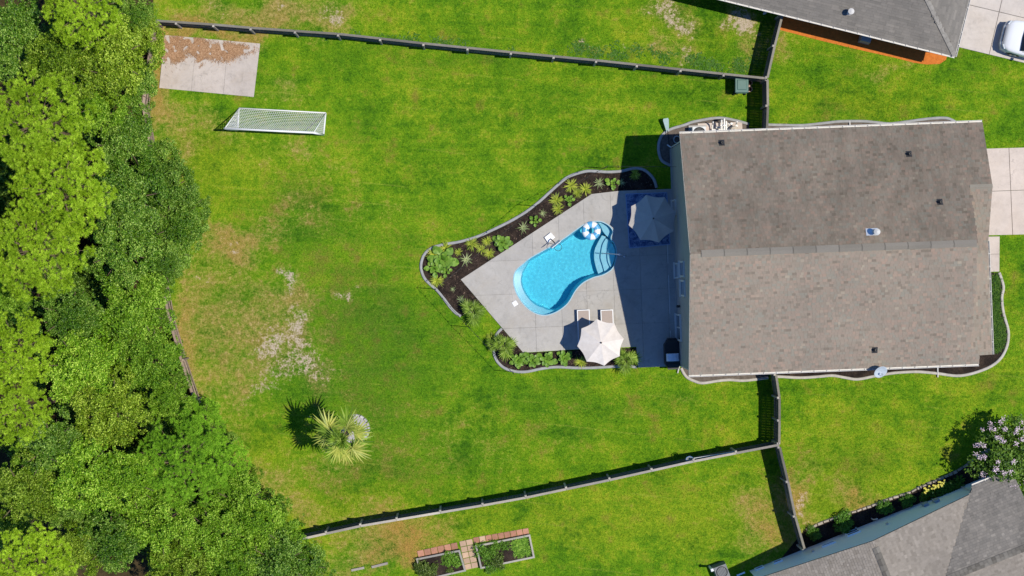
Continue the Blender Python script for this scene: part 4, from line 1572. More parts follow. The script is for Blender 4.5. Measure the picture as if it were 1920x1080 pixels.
def umbrella(px, py, R, rim, apex, rot, label, canvas, n=8, tilt=0):
    c = P(px, py, rim)
    root = empty('patio_umbrella', (c.x, c.y, 0.08), label=label, cat='umbrella')
    for k in range(n):
        a0 = rot + 2 * pi * k / n; a1 = rot + 2 * pi * (k + 1) / n
        g = MB()
        rows = 7
        cols = 8
        for i in range(rows + 1):
            t = i / rows
            for j in range(cols + 1):
                s = j / cols
                a = a0 + (a1 - a0) * s
                # straight chord between ribs, pulled in at the hem (scallop), slight sag between ribs
                rr = R * t
                chord = cos((a1 - a0) / 2) / cos(a - (a0 + a1) / 2)
                rad = rr * chord * (1 - .055 * t * sin(pi * s))
                z = apex - (apex - rim) * (t ** 1.12) - .035 * t * sin(pi * s)
                g.v.append((rad * cos(a), rad * sin(a), z - .08))
        for i in range(rows):
            for j in range(cols):
                q = i * (cols + 1) + j
                g.f.append((q, q + cols + 1, q + cols + 2, q + 1)); g.t.append((k % 2) * .6 + .2)
        g.build('canopy_panel', canvas, root, smooth=True)
        rb = MB()
        rb.tube([(R * t * cos(a0) * .99, R * t * sin(a0) * .99, apex - (apex - rim) * (t ** 1.12) - .10) for t in (.05, .5, 1)], .012, 6)
        rb.build('rib', M_BRONZE, root)
    p = MB(); p.tube([(0, 0, .1), (0, 0, apex - .1)], .024, 10); p.build('pole', M_BRONZE, root)
    f = MB(); f.lathe([(.045, apex - .10), (.05, apex - .05), (.035, apex - .03), (.03, apex + .03), (.0, apex + .05)], (0, 0, 0), 12); f.build('finial', M_BRONZE, root)
    b = MB(); b.lathe([(.0, 0), (.27, 0), (.27, .05), (.08, .08), (.05, .3), (.0, .3)], (0, 0, 0), 20); b.build('base', M_DARKPLASTIC, root)
    return root


umbrella(1126, 642, 1.30, 2.1, 2.55, radians(99), 'cream patio umbrella standing in full sun over the loungers', M_CANVAS)
umbrella(1223.5, 410, 1.36, 2.15, 2.6, radians(60), 'taupe patio umbrella over the blue rug in the house shadow', M_CANVAS2)
# round table under the shaded umbrella
tc_ = P(1223, 411)
tb = empty('patio_table', (tc_.x, tc_.y, .08), label='round dark patio table hidden beneath the taupe umbrella', cat='table')
q = MB(); q.lathe([(.05, .66), (.5, .68), (.52, .70), (.5, .72), (.05, .72)], (0, 0, 0), 24); q.build('table_top', M_BRONZE, tb)
for k in range(4):
    q = MB(); a = k * pi / 2 + .4; q.tube([(cos(a) * .4, sin(a) * .4, 0), (cos(a) * .3, sin(a) * .3, .67)], .02, 6); q.build('leg', M_BRONZE, tb)

# blue rug
rg = NT('blue_rug_pattern').set(.95, 0, .05)
r1 = rg.noise(2.2, 4, .6, dist=2.0)
rg.col(rg.ramp(r1, [(.35, (.05, .08, .18)), (.5, (.12, .18, .33)), (.56, (.26, .34, .48)), (.62, (.08, .13, .27))]))
rug = empty('rug', P(1215, 415), label='blue patterned outdoor rug with pale border under the taupe umbrella', cat='rug')
rp = [P(1173, 364), P(1250, 361), P(1256, 458), P(1180, 465)]
q = MB(); q.prism([tuple(p)[:2] for p in rp], .08, .09); wbuild(q, 'carpet', rg.m, rug)
q = MB()
for a, b in zip(rp, rp[1:] + rp[:1]):
    q.bar((a.x, a.y, .092), (b.x, b.y, .092), .05, .006)
wbuild(q, 'border', simple('rug_border', (.26, .36, .55)), rug)

# loungers
M_SLING = simple('tan_sling', (.40, .33, .29), .9, .1, var=.15, scale=30)


def lounger(px, py, label):
    c = PG(px, py)
    root = empty('lounger', (c.x, c.y, .078), rz=th, label=label, cat='lounger', group='white framed loungers under the cream umbrella')
    W, L = .70, 1.95
    for s in (-1, 1):
        q = MB(); q.box((s * (W / 2 - .02), 0, .32), (.045, L, .04)); q.build('side_rail', M_PLASTIC, root)
        for y in (-.75, .8):
            q = MB(); q.box((s * (W / 2 - .02), y, .15), (.04, .05, .31)); q.build('leg', M_PLASTIC, root)
    for y in (-L / 2 + .02, L / 2 - .02):
        q = MB(); q.box((0, y, .325), (W, .045, .045)); q.build('end_rail', M_PLASTIC, root)
    q = MB(); q.box((0, .38, .335), (W - .09, 1.10, .012)); q.build('sling_seat', M_SLING, root)
    q = MB(); q.box((0, -.52, .47), (W - .09, .82, .014), Matrix.Rotation(radians(-18), 3, 'X')); q.build('sling_back', M_SLING, root)
    return root


lounger(1094, 613, 'tan sling lounger partly under the cream umbrella, the one nearer the pool')
lounger(1138, 613, 'tan sling lounger partly under the cream umbrella, the one nearer the house')

# float ring on the water
fc = P(1108.5, 432.5)
ring = empty('float_ring', (fc.x, fc.y, WL), label='white and blue striped inflatable ring floating in the pool', cat='float')
M_FW = simple('float_white', (.82, .82, .82), .3, .5, var=.03)
M_FB = simple('float_blue', (.10, .38, .66), .3, .5, var=.05)
for k in range(10):
    g = MB()
    R0, r0 = .345, .19
    a0 = 2 * pi * k / 10 + .2; a1 = a0 + 2 * pi / 10
    for i in range(7):
        a = a0 + (a1 - a0) * i / 6
        for j in range(14):
            b = 2 * pi * j / 14
            rr = R0 + r0 * cos(b)
            g.v.append((rr * cos(a), rr * sin(a), .09 + .16 * sin(b)))
    for i in range(6):
        for j in range(14):
            g.f.append((i * 14 + j, i * 14 + (j + 1) % 14, (i + 1) * 14 + (j + 1) % 14, (i + 1) * 14 + j)); g.t.append(.5)
    g.build('vinyl_panel', M_FW if k % 2 else M_FB, ring, smooth=True)

# pool basketball hoop
hp = empty('pool_basketball_hoop', P(1033, 449), label='white poolside basketball hoop overhanging the pool edge', cat='basketball hoop')
b0 = P(1033, 449); dv = Vector((.62, -.78, 0)).normalized()
sd = Vector((-dv.y, dv.x, 0))
q = MB()
q.prism([tuple(b0 + dv * a + sd * b)[:2] for a, b in ((-.32, -.22), (.05, -.25), (.05, .25), (-.32, .22))], .08, .22); wbuild(q, 'water_base', M_PLASTIC, hp)
q = MB(); q.tube([b0 + Vector((0, 0, .2)) - dv * .05, b0 + Vector((0, 0, .75)) + dv * .12, b0 + Vector((0, 0, 1.0)) + dv * .3], .03, 8); wbuild(q, 'post', M_DARKPLASTIC, hp)
q = MB()
bc = b0 + dv * .34 + Vector((0, 0, 1.12))
Mq = Matrix((sd, (dv * .25 + Vector((0, 0, 1))).normalized(), dv)).transposed()
q.box(bc, (.62, .46, .03), Mq); wbuild(q, 'backboard', M_PLASTIC, hp)
q = MB(); rc_ = bc + dv * .24 - Vector((0, 0, .14))
q.tube([rc_ + Vector((cos(a) * .2, sin(a) * .2, 0)) for a in [2 * pi * k / 22 for k in range(22)]], .014, 6, closed=True); q.bar(bc - Vector((0, 0, .14)), rc_ - dv * .19, .08, .02); wbuild(q, 'hoop_ring', M_DARKPLASTIC, hp)

# pool hand rail at the steps
hr = empty('hand_rail', P(1166, 479), label='curved steel hand rail at the pool steps', cat='handrail')
A = P(1171, 480, .08); B = P(1160, 477.5, .08); C = P(1128, 475, -.3)
q = MB()
pts = [A, A + Vector((0, 0, .55)), A.lerp(B, .45) + Vector((0, 0, .86)), B + Vector((0, 0, .90)), B.lerp(C, .45) + Vector((0, 0, .80)), C + Vector((0, 0, .55)), C + Vector((-.12, 0, .2)), C + Vector((-.12, 0, -.6))]
q.tube([Vector(p) for p in catmull([tuple(p) for p in pts], 5)], .026, 8); wbuild(q, 'rail_tube', M_STEEL, hr, smooth=True)
q = MB(); q.lathe([(.08, .0), (.08, .02), (.03, .05)], A, 12); q.lathe([(.08, .0), (.08, .02), (.03, .05)], B + Vector((.05, 0, 0)), 12); wbuild(q, 'escutcheon', M_STEEL, hr)
q = MB(); q.tube([B + Vector((.04, 0, .0)), B + Vector((.04, 0, .88))], .026, 8); wbuild(q, 'rail_post', M_STEEL, hr)

# skimmer lid
sk = MB(); c = P(965.5, 569); sk.box((c.x, c.y, .086), (.28, .28, .022), rotz(radians(32)), bevel=.02)
cbuild(sk, 'skimmer_lid', M_PLASTIC, 'square white skimmer lid on the patio near the west end of the pool', 'lid')
# small drain dots
# covered barbecue
bq = empty('barbecue_grill', P(1258, 662), label='black barbecue grill with a pale cover on the shaded patio', cat='grill')
c = P(1258, 662)
q = MB()
prof = []
q.prism([tuple(HW((c - HO).dot(HU) + a, (c - HO).dot(HV) + b))[:2] for a, b in ((-.42, -.5), (-.2, -.85), (.25, -.85), (.42, -.5), (.42, .55), (.3, .85), (-.25, .85), (-.42, .55))], .08, .82)
wbuild(q, 'cabinet', M_DARKPLASTIC, bq)
q = MB()
uu, vv = (c - HO).dot(HU), (c - HO).dot(HV)
for i, (w_, z_) in enumerate(((.40, .82), (.40, .95), (.34, 1.08), (.2, 1.14))):
    pass
secs = [(-.36, .83), (-.37, .98), (-.28, 1.10), (-.1, 1.15), (.12, 1.15), (.28, 1.10), (.36, .98), (.36, .83)]
i0 = len(q.v)
for v_ in (-.02, .40):
    for u_, z_ in secs:
        q.v.append(tuple(HW(uu + u_, vv + v_, z_)))
m_ = len(secs)
for k in range(m_ - 1):
    q.f.append((k, k + 1, m_ + k + 1, m_ + k)); q.t.append(.5)
q.f.append(tuple(range(m_))); q.t.append(.5); q.f.append(tuple(reversed(range(m_, 2 * m_)))); q.t.append(.5)
wbuild(q, 'lid', simple('pale_cover', (.62, .66, .74), .5, .4), bq, fixn=True)
for v_ in (-.62, .72):
    q = MB(); q.box(HW(uu, vv + v_, .85), (.6, .3, .04), rotz(th)); wbuild(q, 'side_shelf', M_DARKPLASTIC, bq)

# ================================================================ string lights: poles + cable
poles = [(1133, 316), (1005, 386.5), (817, 542), (881, 613), (962, 697)]
PH = 2.5
tops = []
plab = ['thin black light pole at the kerb near the house shadow', 'thin black light pole on the kerb above the pool', 'thin black light pole at the western tip of the pool bed',
        'thin black light pole beside the small palm west of the patio', 'thin black light pole on the kerb below the patio corner']
for (x, y), lb in zip(poles, plab):
    b = P(x, y)
    q = MB(); q.tube([b, b + Vector((0, 0, PH))], .018, 8); q.tube([b + Vector((0, 0, PH)), b + Vector((.05, 0, PH + .05)), b + Vector((.1, 0, PH))], .008, 6)
    cbuild(q, 'light_pole', M_DARKPLASTIC, lb, 'pole', 'string light poles round the pool')
    tops.append(b + Vector((0, 0, PH)))
sl_ = empty('string_lights', tops[1], label='black cable of string lights looping round the pool beds', cat='string lights')
nodes = [HW(WW - .02, 1.6, 2.9)] + tops
q = MB(); bulbs = []
for a, b in zip(nodes[:-1], nodes[1:]):
    L = (b - a).length
    pts = []
    nseg = max(8, int(L / .3))
    for k in range(nseg + 1):
        t = k / nseg
        p = a.lerp(b, t) - Vector((0, 0, 4 * .06 * L * t * (1 - t) * .5))
        pts.append(p)
        if 0 < k < nseg and k % 2 == 0:
            bulbs.append(p)
    q.tube(pts, .010, 5, caps=False)
wbuild(q, 'cable', M_DARKPLASTIC, sl_)
bm_ = MB(); bm_.lathe([(.012, 0), (.016, -.05), (.032, -.09), (.03, -.13), (.0, -.15)], (0, 0, 0), 7)
bulb_me = bm_.mesh('bulb'); bulb_me.materials.append(simple('bulb_dark', (.05, .045, .04), .2, .5))
for p in bulbs:
    o = link_obj('bulb', bulb_me, None, sl_); o.location = p - sl_.location

# ================================================================ equipment corner
ac = empty('air_conditioner', P(1308, 252), rz=th, label='grey air conditioner unit beside the upper wall of the main house', cat='air conditioner')
q = MB(); q.box((0, 0, .06), (1.0, 1.0, .12)); q.build('pad', M_CONC, ac)
q = MB(); q.box((0, 0, .46), (.80, .80, .68), bevel=.03)
q.build('cabinet', simple('ac_grey', (.50, .52, .53), .5, .4, metal=.2), ac)
q = MB(); q.tube([(cos(a) * .33, sin(a) * .33, .82) for a in [2 * pi * k / 28 for k in range(28)]], .025, 6, closed=True)
for rr in (.1, .18, .26):
    q.tube([(cos(a) * rr, sin(a) * rr, .825) for a in [2 * pi * k / 24 for k in range(24)]], .007, 4, closed=True)
for k in range(6):
    a = k * pi / 3; q.bar((0, 0, .825), (cos(a) * .33, sin(a) * .33, .825), .012, .012)
q.build('fan_guard', M_DARKPLASTIC, ac)
q = MB(); q.lathe([(.0, .79), (.31, .803)], (0, 0, 0), 24); q.build('fan_opening', M_DARKVENT, ac)

pe = empty('pool_equipment', P(1350, 248), label='white pool pump pipes and filter on a pad by the house', cat='pool equipment')
q = MB(); A = PG(1350, 247); q.box((A.x, A.y, .05), (2.5, 1.0, .1), rotz(th)); wbuild(q, 'pad', M_DRIVE, pe)


def EP(px, py, z):
    return PG(px, py, z)


M_PVC = simple('white_pvc', (.80, .77, .72), .45, .4, var=.08)
q = MB(); q.lathe([(.2, .1), (.24, .2), (.24, .8), (.2, .95), (.06, 1.0), (.05, 1.06), (0, 1.06)], EP(1373, 246, 0), 18); wbuild(q, 'filter_tank', simple('filter_beige', (.55, .47, .36), .5), pe, smooth=False)
q = MB(); q.tube([EP(1333, 251, .3), EP(1343, 250, .3)], .15, 14); q.tube([EP(1343, 250, .3), EP(1352, 250, .3)], .1, 12); wbuild(q, 'pump', M_DARKPLASTIC, pe)
runs = [[(1334, 245, .3), (1334, 235, .45), (1334, 231, .75)], [(1349, 247, .3), (1349, 247, .9), (1349, 228, .9), (1349, 227, .3)], [(1353.5, 247, .3), (1353.5, 247, 1.0), (1353.5, 226, 1.0), (1353.5, 225, .2)],
        [(1358, 246, .3), (1358, 246, .8), (1358, 229, .8)], [(1363, 240, .3), (1363, 234, .7), (1368, 234, .7)], [(1378, 244, .4), (1378, 234, .6), (1378, 231, .9)],
        [(1333, 244, .32), (1380, 242, .32)], [(1326, 249, .35), (1345, 243, .35)], [(1340, 240, .5), (1362, 240, .5)]]
for rn in runs:
    q = MB(); q.tube([EP(*p) for p in rn], .045, 8); wbuild(q, 'pipe', M_PVC, pe)
for x, y, z in ((1349, 238, .9), (1353.5, 238, 1.0), (1368, 234, .7), (1378, 238, .6)):
    q = MB(); p = EP(x, y, z); q.tube([p + Vector((0, 0, -.06)), p + Vector((0, 0, .08))], .065, 8); q.bar(p + Vector((-.09, 0, .09)), p + Vector((.09, 0, .09)), .03, .03); wbuild(q, 'valve', M_PVC, pe)
q = MB(); p = EP(1322, 243, 0); q.box(p + Vector((0, 0, .35)), (.34, .28, .6), rotz(th), bevel=.03); wbuild(q, 'control_box', simple('box_beige', (.6, .48, .4)), pe)

# trash bin
bn = P(1386, 163)
bin_ = empty('trash_bin', (bn.x, bn.y, 0), label='dark green wheeled trash bin beside the upper fence corner', cat='bin')
M_BIN = simple('bin_green', (.05, .115, .10), .5, .35, var=.1)
q = MB()
for z, a, b in ((.06, .25, .29), (.9, .34, .38), (.96, .36, .40)):
    q.v.extend([(-a, -b, z), (a, -b, z), (a, b, z), (-a, b, z)])
for i in range(2):
    for k in range(4):
        q.f.append((i * 4 + k, i * 4 + (k + 1) % 4, i * 4 + 4 + (k + 1) % 4, i * 4 + 4 + k)); q.t.append(.5)
q.f.append((3, 2, 1, 0)); q.t.append(.5)
q.build('body', M_BIN, bin_)
q = MB(); q.box((0, 0, .985), (.76, .84, .05), bevel=.03); q.box((0, .02, 1.02), (.56, .60, .045), bevel=.05)
q.build('lid', simple('bin_lid_green', (.085, .17, .15), .5, .35, var=.1), bin_)
q = MB(); q.tube([(-.3, -.44, .93), (.3, -.44, .93)], .02, 8); q.build('handle', M_BIN, bin_)
for s in (-1, 1):
    q = MB(); q.tube([(s * .28, -.36, .12), (s * .34, -.36, .12)], .12, 14); q.build('wheel', M_DARKPLASTIC, bin_)
M_TERRA = simple('pink_terracotta', (.62, .40, .33), .8, .2, var=.15)
for x, y, lb in ((1404, 156.5, 'round pink pot beside the green bin, the one nearer the upper fence'), (1404, 168, 'round pink pot beside the green bin, the one nearer the house')):
    p = P(x, y)
    rt = empty('plant_pot', p, label=lb, cat='pot', group='pink pots beside the green bin')
    q = MB(); q.lathe([(.09, 0), (.14, .28), (.165, .28), (.165, .34), (.13, .34), (.12, .27), (.0, .26)], (0, 0, 0), 18); q.build('pot', M_TERRA, rt)
    q = MB(); q.lathe([(.0, .275), (.118, .28)], (0, 0, 0), 14); q.build('soil', M_MULCH, rt)

# paddle-like pool brush leaning by the house corner, hose loop
pd = empty('paddle', PG(1253, 272), label='teal grey paddle with dark shaft lying at the upper left house corner', cat='paddle')
q = MB(); q.tube([PG(1255, 276, .1), P(1251.5, 244, .35)], .025, 8); wbuild(q, 'shaft', M_DARKPLASTIC, pd)
q = MB()
a = P(1251.8, 246, .33); b = P(1248, 222, .5); d = (b - a).normalized(); s_ = d.cross(Vector((0, 0, 1))).normalized()
for w0, t in ((.06, 0), (.11, .35), (.16, .85), (.14, 1)):
    c = a.lerp(b, t); q.v.extend([tuple(c - s_ * w0 + Vector((0, 0, .02))), tuple(c + s_ * w0 + Vector((0, 0, .02))), tuple(c + s_ * w0), tuple(c - s_ * w0)])
for i in range(3):
    for k in range(4):
        q.f.append((i * 4 + k, i * 4 + (k + 1) % 4, i * 4 + 4 + (k + 1) % 4, i * 4 + 4 + k)); q.t.append(.5)
q.f.append((0, 1, 2, 3)); q.t.append(.5); q.f.append((15, 14, 13, 12)); q.t.append(.5)
wbuild(q, 'blade', simple('paddle_teal', (.30, .42, .42), .5, .4), pd, fixn=True)
hs_ = MB()
for k in range(3):
    hs_.tube([PG(1269 + cos(a) * (6.5 - .4 * k), 262 + sin(a) * (7 - .4 * k), .05 + .035 * k) for a in [2 * pi * j / 24 for j in range(24)]], .018, 6, closed=True)
cbuild(hs_, 'garden_hose', simple('hose_grey', (.42, .45, .42), .5), 'coiled pale garden hose by the upper left house corner', 'hose')

# net on a pole leaning on the lower fence
nt = empty('pool_net', P(1294, 862), label='blue pool net with long white pole leaning on the lower fence', cat='pool net')
a = P(1298, 860, 1.5); b = P(1380, 846.5, 1.5)
q = MB(); q.tube([a, b], .03, 8); wbuild(q, 'pole', M_PLASTIC, nt)
q = MB(); c = P(1293, 861, 1.5)
q.tube([c + Vector((cos(t) * .2, sin(t) * .15, 0)) for t in [2 * pi * k / 16 for k in range(16)]], .02, 6, closed=True); wbuild(q, 'hoop', simple('net_blue', (.12, .22, .45)), nt)
q = MB()
for k in range(-4, 5):
    w = .15 * sqrt(max(0, 1 - (k / 5) ** 2)); q.bar(c + Vector((k * .04, -w, -.02)), c + Vector((k * .04, w, -.02)), .006, .006)
    w = .2 * sqrt(max(0, 1 - (k / 5) ** 2)); q.bar(c + Vector((-w, k * .03, -.02)), c + Vector((w, k * .03, -.02)), .006, .006)
wbuild(q, 'netting', M_PLASTIC, nt, stuff=True)

# ================================================================ soccer goal
gl_ = empty('soccer_goal', P(528, 228), label='white soccer goal with net on the lawn near the concrete pad', cat='goal')
bl, brr = P(448.5, 203), P(611, 212)
fl_, fr_ = P(446, 244), P(607, 253)
tl, trr = P(421.5, 241, 2.0), P(588, 249, 2.0)
for a, b, nm, r_ in ((bl, brr, 'ground_bar', .04), (bl, fl_, 'side_bar', .04), (brr, fr_, 'side_bar', .04), (fl_, tl, 'goal_post', .055), (fr_, trr, 'goal_post', .055), (tl, trr, 'crossbar', .055), (bl, tl, 'stay', .022), (brr, trr, 'stay', .022)):
    q = MB(); off = Vector((0, 0, .05)); q.tube([a + off, b + off], r_, 10); wbuild(q, nm, M_PLASTIC, gl_, smooth=True)
q = MB()
NWI, NHI = 44, 15


def netpt(s, t):
    top = tl.lerp(trr, s); bot = bl.lerp(brr, s)
    p = top.lerp(bot, t)
    p.z -= .28 * sin(pi * t) * (.35 + .65 * sin(pi * min(1, max(0, s))))
    p += Vector((0, -.10 * sin(pi * t) * sin(pi * s), 0))
    p.z = max(p.z, .04) + .04
    return p


wnet = .013
for i in range(NWI + 1):
    for j in range(NHI):
        q.bar(netpt(i / NWI, j / NHI), netpt(i / NWI, (j + 1) / NHI), wnet, wnet)
for j in range(1, NHI + 1):
    for i in range(NWI):
        q.bar(netpt(i / NWI, j / NHI), netpt((i + 1) / NWI, j / NHI), wnet, wnet)
for bb, ff, tt in ((bl, fl_, tl), (brr, fr_, trr)):
    for k in range(1, 12):
        t = k / 12
        q.bar(ff.lerp(tt, t), bb.lerp(tt, t) if False else ff.lerp(tt, t).lerp(bb.lerp(tt, t), 1), wnet, wnet)
        q.bar(bb.lerp(ff, t), bb.lerp(tt, t), wnet, wnet)
wbuild(q, 'net', M_PLASTIC, gl_, stuff=True)

# ================================================================ pine straw on the pad
ps = MB()
spots = [(322, 92, 14, 16), (330, 105, 14, 8), (345, 76, 30, 5), (362, 88, 9, 9), (375, 85, 10, 8), (376, 112, 5, 8), (385, 98, 20, 7), (405, 100, 20, 9), (425, 98, 14, 12), (445, 94, 20, 7), (350, 80, 10, 6), (400, 92, 40, 6)]
for sx, sy, rx, ry in spots:
    for k in range(int(rx * ry * 17)):
        x = rnd.gauss(sx, rx * .68); y = rnd.gauss(sy, ry * .68)
        if noise.noise((x * .09, y * .09, 4)) < -.22:
            continue
        w = PG(x, y)
        if not inpoly(w.x, w.y, PADP):
            continue
        a = rnd.uniform(0, 2 * pi); L = rnd.uniform(.04, .09)
        d = Vector((cos(a), sin(a), rnd.uniform(-.03, .08))) * L; s2 = Vector((-sin(a), cos(a), 0)) * .0045
        c = Vector((w.x, w.y, .078 + rnd.random() * .03))
        ps.face([c - d - s2, c + d - s2, c + d + s2, c - d + s2], rnd.random())
pm = NT('pine_straw').set(.9, 0, .1)
pm.col(pm.ramp(pm.attr('tint'), [(0, (.17, .09, .045)), (.5, (.36, .20, .11)), (1, (.58, .39, .25))]))
tag(ps.build('pine_straw', pm.m, stuff=True), 'drift of rust brown pine needles on the concrete pad', 'pine needles')

# ================================================================ raised vegetable beds
M_BEDWOOD = wood('grey_timber', (.36, .34, .30), .25)


def raised_bed(corners, label, hgt=.32, t=.10):
    cs_ = [P(x, y, hgt) for x, y in corners]
    c = sum((Vector(p) for p in cs_), Vector()) / 4; c.z = 0
    root = empty('raised_bed', c, label=label, cat='garden bed')
    n_ = len(cs_)
    for k in range(4):
        a, b = cs_[k], cs_[(k + 1) % 4]
        d = (b - a).normalized(); inn = Vector((-d.y, d.x, 0))
        if inn.dot(c - a) < 0:
            inn = -inn
        q = MB()
        e = .0 if k % 2 else t
        q.bar((a + inn * t / 2 + d * e) * 1.0 - Vector((0, 0, hgt / 2)), (b + inn * t / 2 - d * e) - Vector((0, 0, hgt / 2)), t, hgt)
        wbuild(q, 'timber_side', M_BEDWOOD, root)
    q = MB(); q.sheet([tuple(p.lerp(Vector((c.x, c.y, hgt)), .08))[:2] for p in cs_], hgt - .10); wbuild(q, 'soil', M_MULCH, root)
    return root, cs_


rbB, cB = raised_bed([(891, 1023), (994, 1002), (1003, 1046), (901, 1067)], 'timber raised bed of leafy vegetables, the one farther right')
rbA, cA = raised_bed([(780, 1047.5), (862, 1031), (874, 1071), (791, 1090)], 'timber raised bed with herbs and bare soil, cut by the lower picture edge')
M_BRICK = simple('red_paver', (.44, .22, .15), .85, .15, var=.25, scale=8, objrand=.25)
M_PEACH = simple('peach_paver', (.52, .36, .25), .85, .15, var=.15, scale=8, objrand=.18)
path = structure(empty('paver_path', P(880, 1040)))


def paver(px, py, w, l, ang, mat):
    q = MB(); p = P(px, py); q.box((0, 0, .025), (w, l, .05), bevel=.008)
    o = q.build('paver', mat, path); o.location = Vector((p.x, p.y, 0)) - path.location; o.rotation_euler = (0, 0, ang)


aa = atan2(-(995 - 1037), (985 - 785)) * 1.0
ang = radians(11.7)
for k in range(6):                                   # brick edging above bed A
    x = 789 + k * 12.6; paver(x, 1037.5 - k * 2.75, .36, .36, ang + rnd.uniform(-.03, .03), M_BRICK)
for k in range(5):                                   # two columns of tiles between the beds
    for s in (0, 1):
        paver(868 + s * 12.3 + k * 2.4, 1019 - s * 2.6 + k * 10.8, .355, .31, ang + rnd.uniform(-.02, .02), M_PEACH)
for k in range(9):
    x = 893 + k * 11.6; paver(x, 1012.5 - k * 2.05, .33, .33, ang + rnd.uniform(-.03, .03), M_BRICK if k != 1 else M_PEACH)
for a, b, lb in (((659, 1069), (683, 1064), 'short pale timber edging piece on the dry grass, left of two'), ((697, 1063), (727, 1055.5), 'short pale timber edging piece on the dry grass, right of two')):
    q = MB(); q.bar(P(*a) + Vector((0, 0, .05)), P(*b) + Vector((0, 0, .05)), .13, .12)
    cbuild(q, 'timber_edging', M_WOODP, lb, 'timber')
# dry stump / small weed clump of debris near the trees
# ================================================================ neighbour bed lower right: stone edging
ST = [(1507, 995), (1545, 978), (1590, 963), (1636, 948), (1655, 939.5), (1703, 924), (1736, 908.5), (1758, 900), (1790, 886), (1812, 872), (1833, 855), (1858, 842)]
st_root = empty('stone_edging', P(1650, 942), label='row of pale stones edging the bed of the light blue house', cat='edging')
M_STONE = simple('pale_stone', (.40, .345, .29), .9, .15, var=.25, scale=7, bump=.4, objrand=.25)
pts_ = [Vector(p) for p in plan(ST)]
tot = sum((b - a).length for a, b in zip(pts_[:-1], pts_[1:]))
s = .1
while s < tot - .1:
    L = rnd.uniform(.26, .44)
    p, d = poly_at(pts_, s + L / 2)
    q = MB(); q.box((0, 0, .06), (L * .95, rnd.uniform(.14, .2), rnd.uniform(.1, .15)), bevel=.035)
    o = q.build('stone', M_STONE, st_root); o.location = Vector((p.x, p.y, 0)) - st_root.location; o.rotation_euler = (rnd.uniform(-.05, .05), rnd.uniform(-.05, .05), atan2(d.y, d.x) + rnd.uniform(-.12, .12))
    s += L
bed('blue_house_bed', [tuple(p) for p in pts_] + [tuple(SWp(-2.2, .05, 0))[:2], tuple(SWp(0.1, .05, 0))[:2], tuple(SWp(11, .05, 0))[:2]], M_MULCH)

# neighbour air conditioner and post, lower edge
na = empty('air_conditioner', P(1350, 1068), rz=radians(21), label='dark air conditioner unit in shade at the lower picture edge', cat='air conditioner')
q = MB(); q.box((0, 0, .4), (.8, .8, .8), bevel=.04); q.build('cabinet', simple('ac_dark', (.16, .17, .18), .5), na)
q = MB(); q.tube([(cos(a) * .3, sin(a) * .3, .82) for a in [2 * pi * k / 24 for k in range(24)]], .02, 6, closed=True); q.build('fan_guard', M_DARKPLASTIC, na)
q = MB()
for k in range(-3, 4):
    w = .3 * sqrt(1 - (k / 4) ** 2); q.bar((k * .08, -w, .82), (k * .08, w, .82), .012, .012)
q.build('fan_grille', M_DARKPLASTIC, na)
fp_ = P(1330, 1062); q = MB(); q.box((fp_.x, fp_.y, .6), (.10, .10, 1.2), rotz(radians(21))); q.box((fp_.x, fp_.y, 1.22), (.17, .17, .05), rotz(radians(21)), bevel=.03)
cbuild(q, 'white_post', M_PLASTIC, 'white capped post at the lower picture edge beside the light blue house', 'post')

# ================================================================ white car on the neighbour driveway
cr_o = P(1872, 67); cdir = Vector((.97, -.243, 0)).normalized()
car = empty('parked_car', (cr_o.x + cdir.x * 2.3, cr_o.y + cdir.y * 2.3, .08), rz=atan2(cdir.y, cdir.x), label='white sport utility car parked on the upper right driveway', cat='car')
mp_ = NT('white_car_paint').set(.18, 0, .5); mp_.col((.80, .81, .83)); mp_.bsdf.inputs['Coat Weight'].default_value = .6; M_CAR = mp_.m
X0 = -2.3


def loft(secs, closed_ends=True):
    mb = MB(); m = len(secs[0])
    for s in secs:
        mb.v.extend(s)
    for i in range(len(secs) - 1):
        for k in range(m):
            a = i * m + k; b = i * m + (k + 1) % m
            mb.f.append((a, b, b + m, a + m)); mb.t.append(.5)
    if closed_ends:
        mb.f.append(tuple(range(m))); mb.t.append(.5); mb.f.append(tuple(reversed(range((len(secs) - 1) * m, len(secs) * m)))); mb.t.append(.5)
    return mb


def csec(x, hw_, zb, zt, r=.12):
    return [(X0 + x, -hw_ + .06, zb), (X0 + x, -hw_, zb + .15), (X0 + x, -hw_, zt - r), (X0 + x, -hw_ + r * .5, zt - r * .3), (X0 + x, -hw_ + r * 1.5, zt), (X0 + x, 0, zt + .03),
            (X0 + x, hw_ - r * 1.5, zt), (X0 + x, hw_ - r * .5, zt - r * .3), (X0 + x, hw_, zt - r), (X0 + x, hw_, zb + .15), (X0 + x, hw_ - .06, zb)]


bd = loft([csec(.10, .55, .40, .74, .1), csec(.16, .66, .32, .86), csec(.28, .80, .26, .95), csec(.5, .89, .24, 1.0), csec(.9, .93, .24, 1.04), csec(1.35, .945, .24, 1.08), csec(2.2, .95, .24, 1.10), csec(3.6, .95, .24, 1.10), csec(4.3, .92, .26, 1.08), csec(4.58, .82, .34, 1.0), csec(4.66, .7, .4, .8)])
bd.build('body', M_CAR, car, smooth=True, fixn=True)
bm = loft([[(X0 + .02, -.5, .36), (X0 + .02, -.5, .6), (X0 + .02, .5, .6), (X0 + .02, .5, .36)], [(X0 + .16, -.80, .26), (X0 + .16, -.80, .70), (X0 + .16, .80, .70), (X0 + .16, .80, .26)], [(X0 + .5, -.90, .24), (X0 + .5, -.90, .62), (X0 + .5, .90, .62), (X0 + .5, .90, .24)]])
bm.build('bumper', simple('bumper_silver', (.52, .57, .63), .35, .5), car, fixn=True)
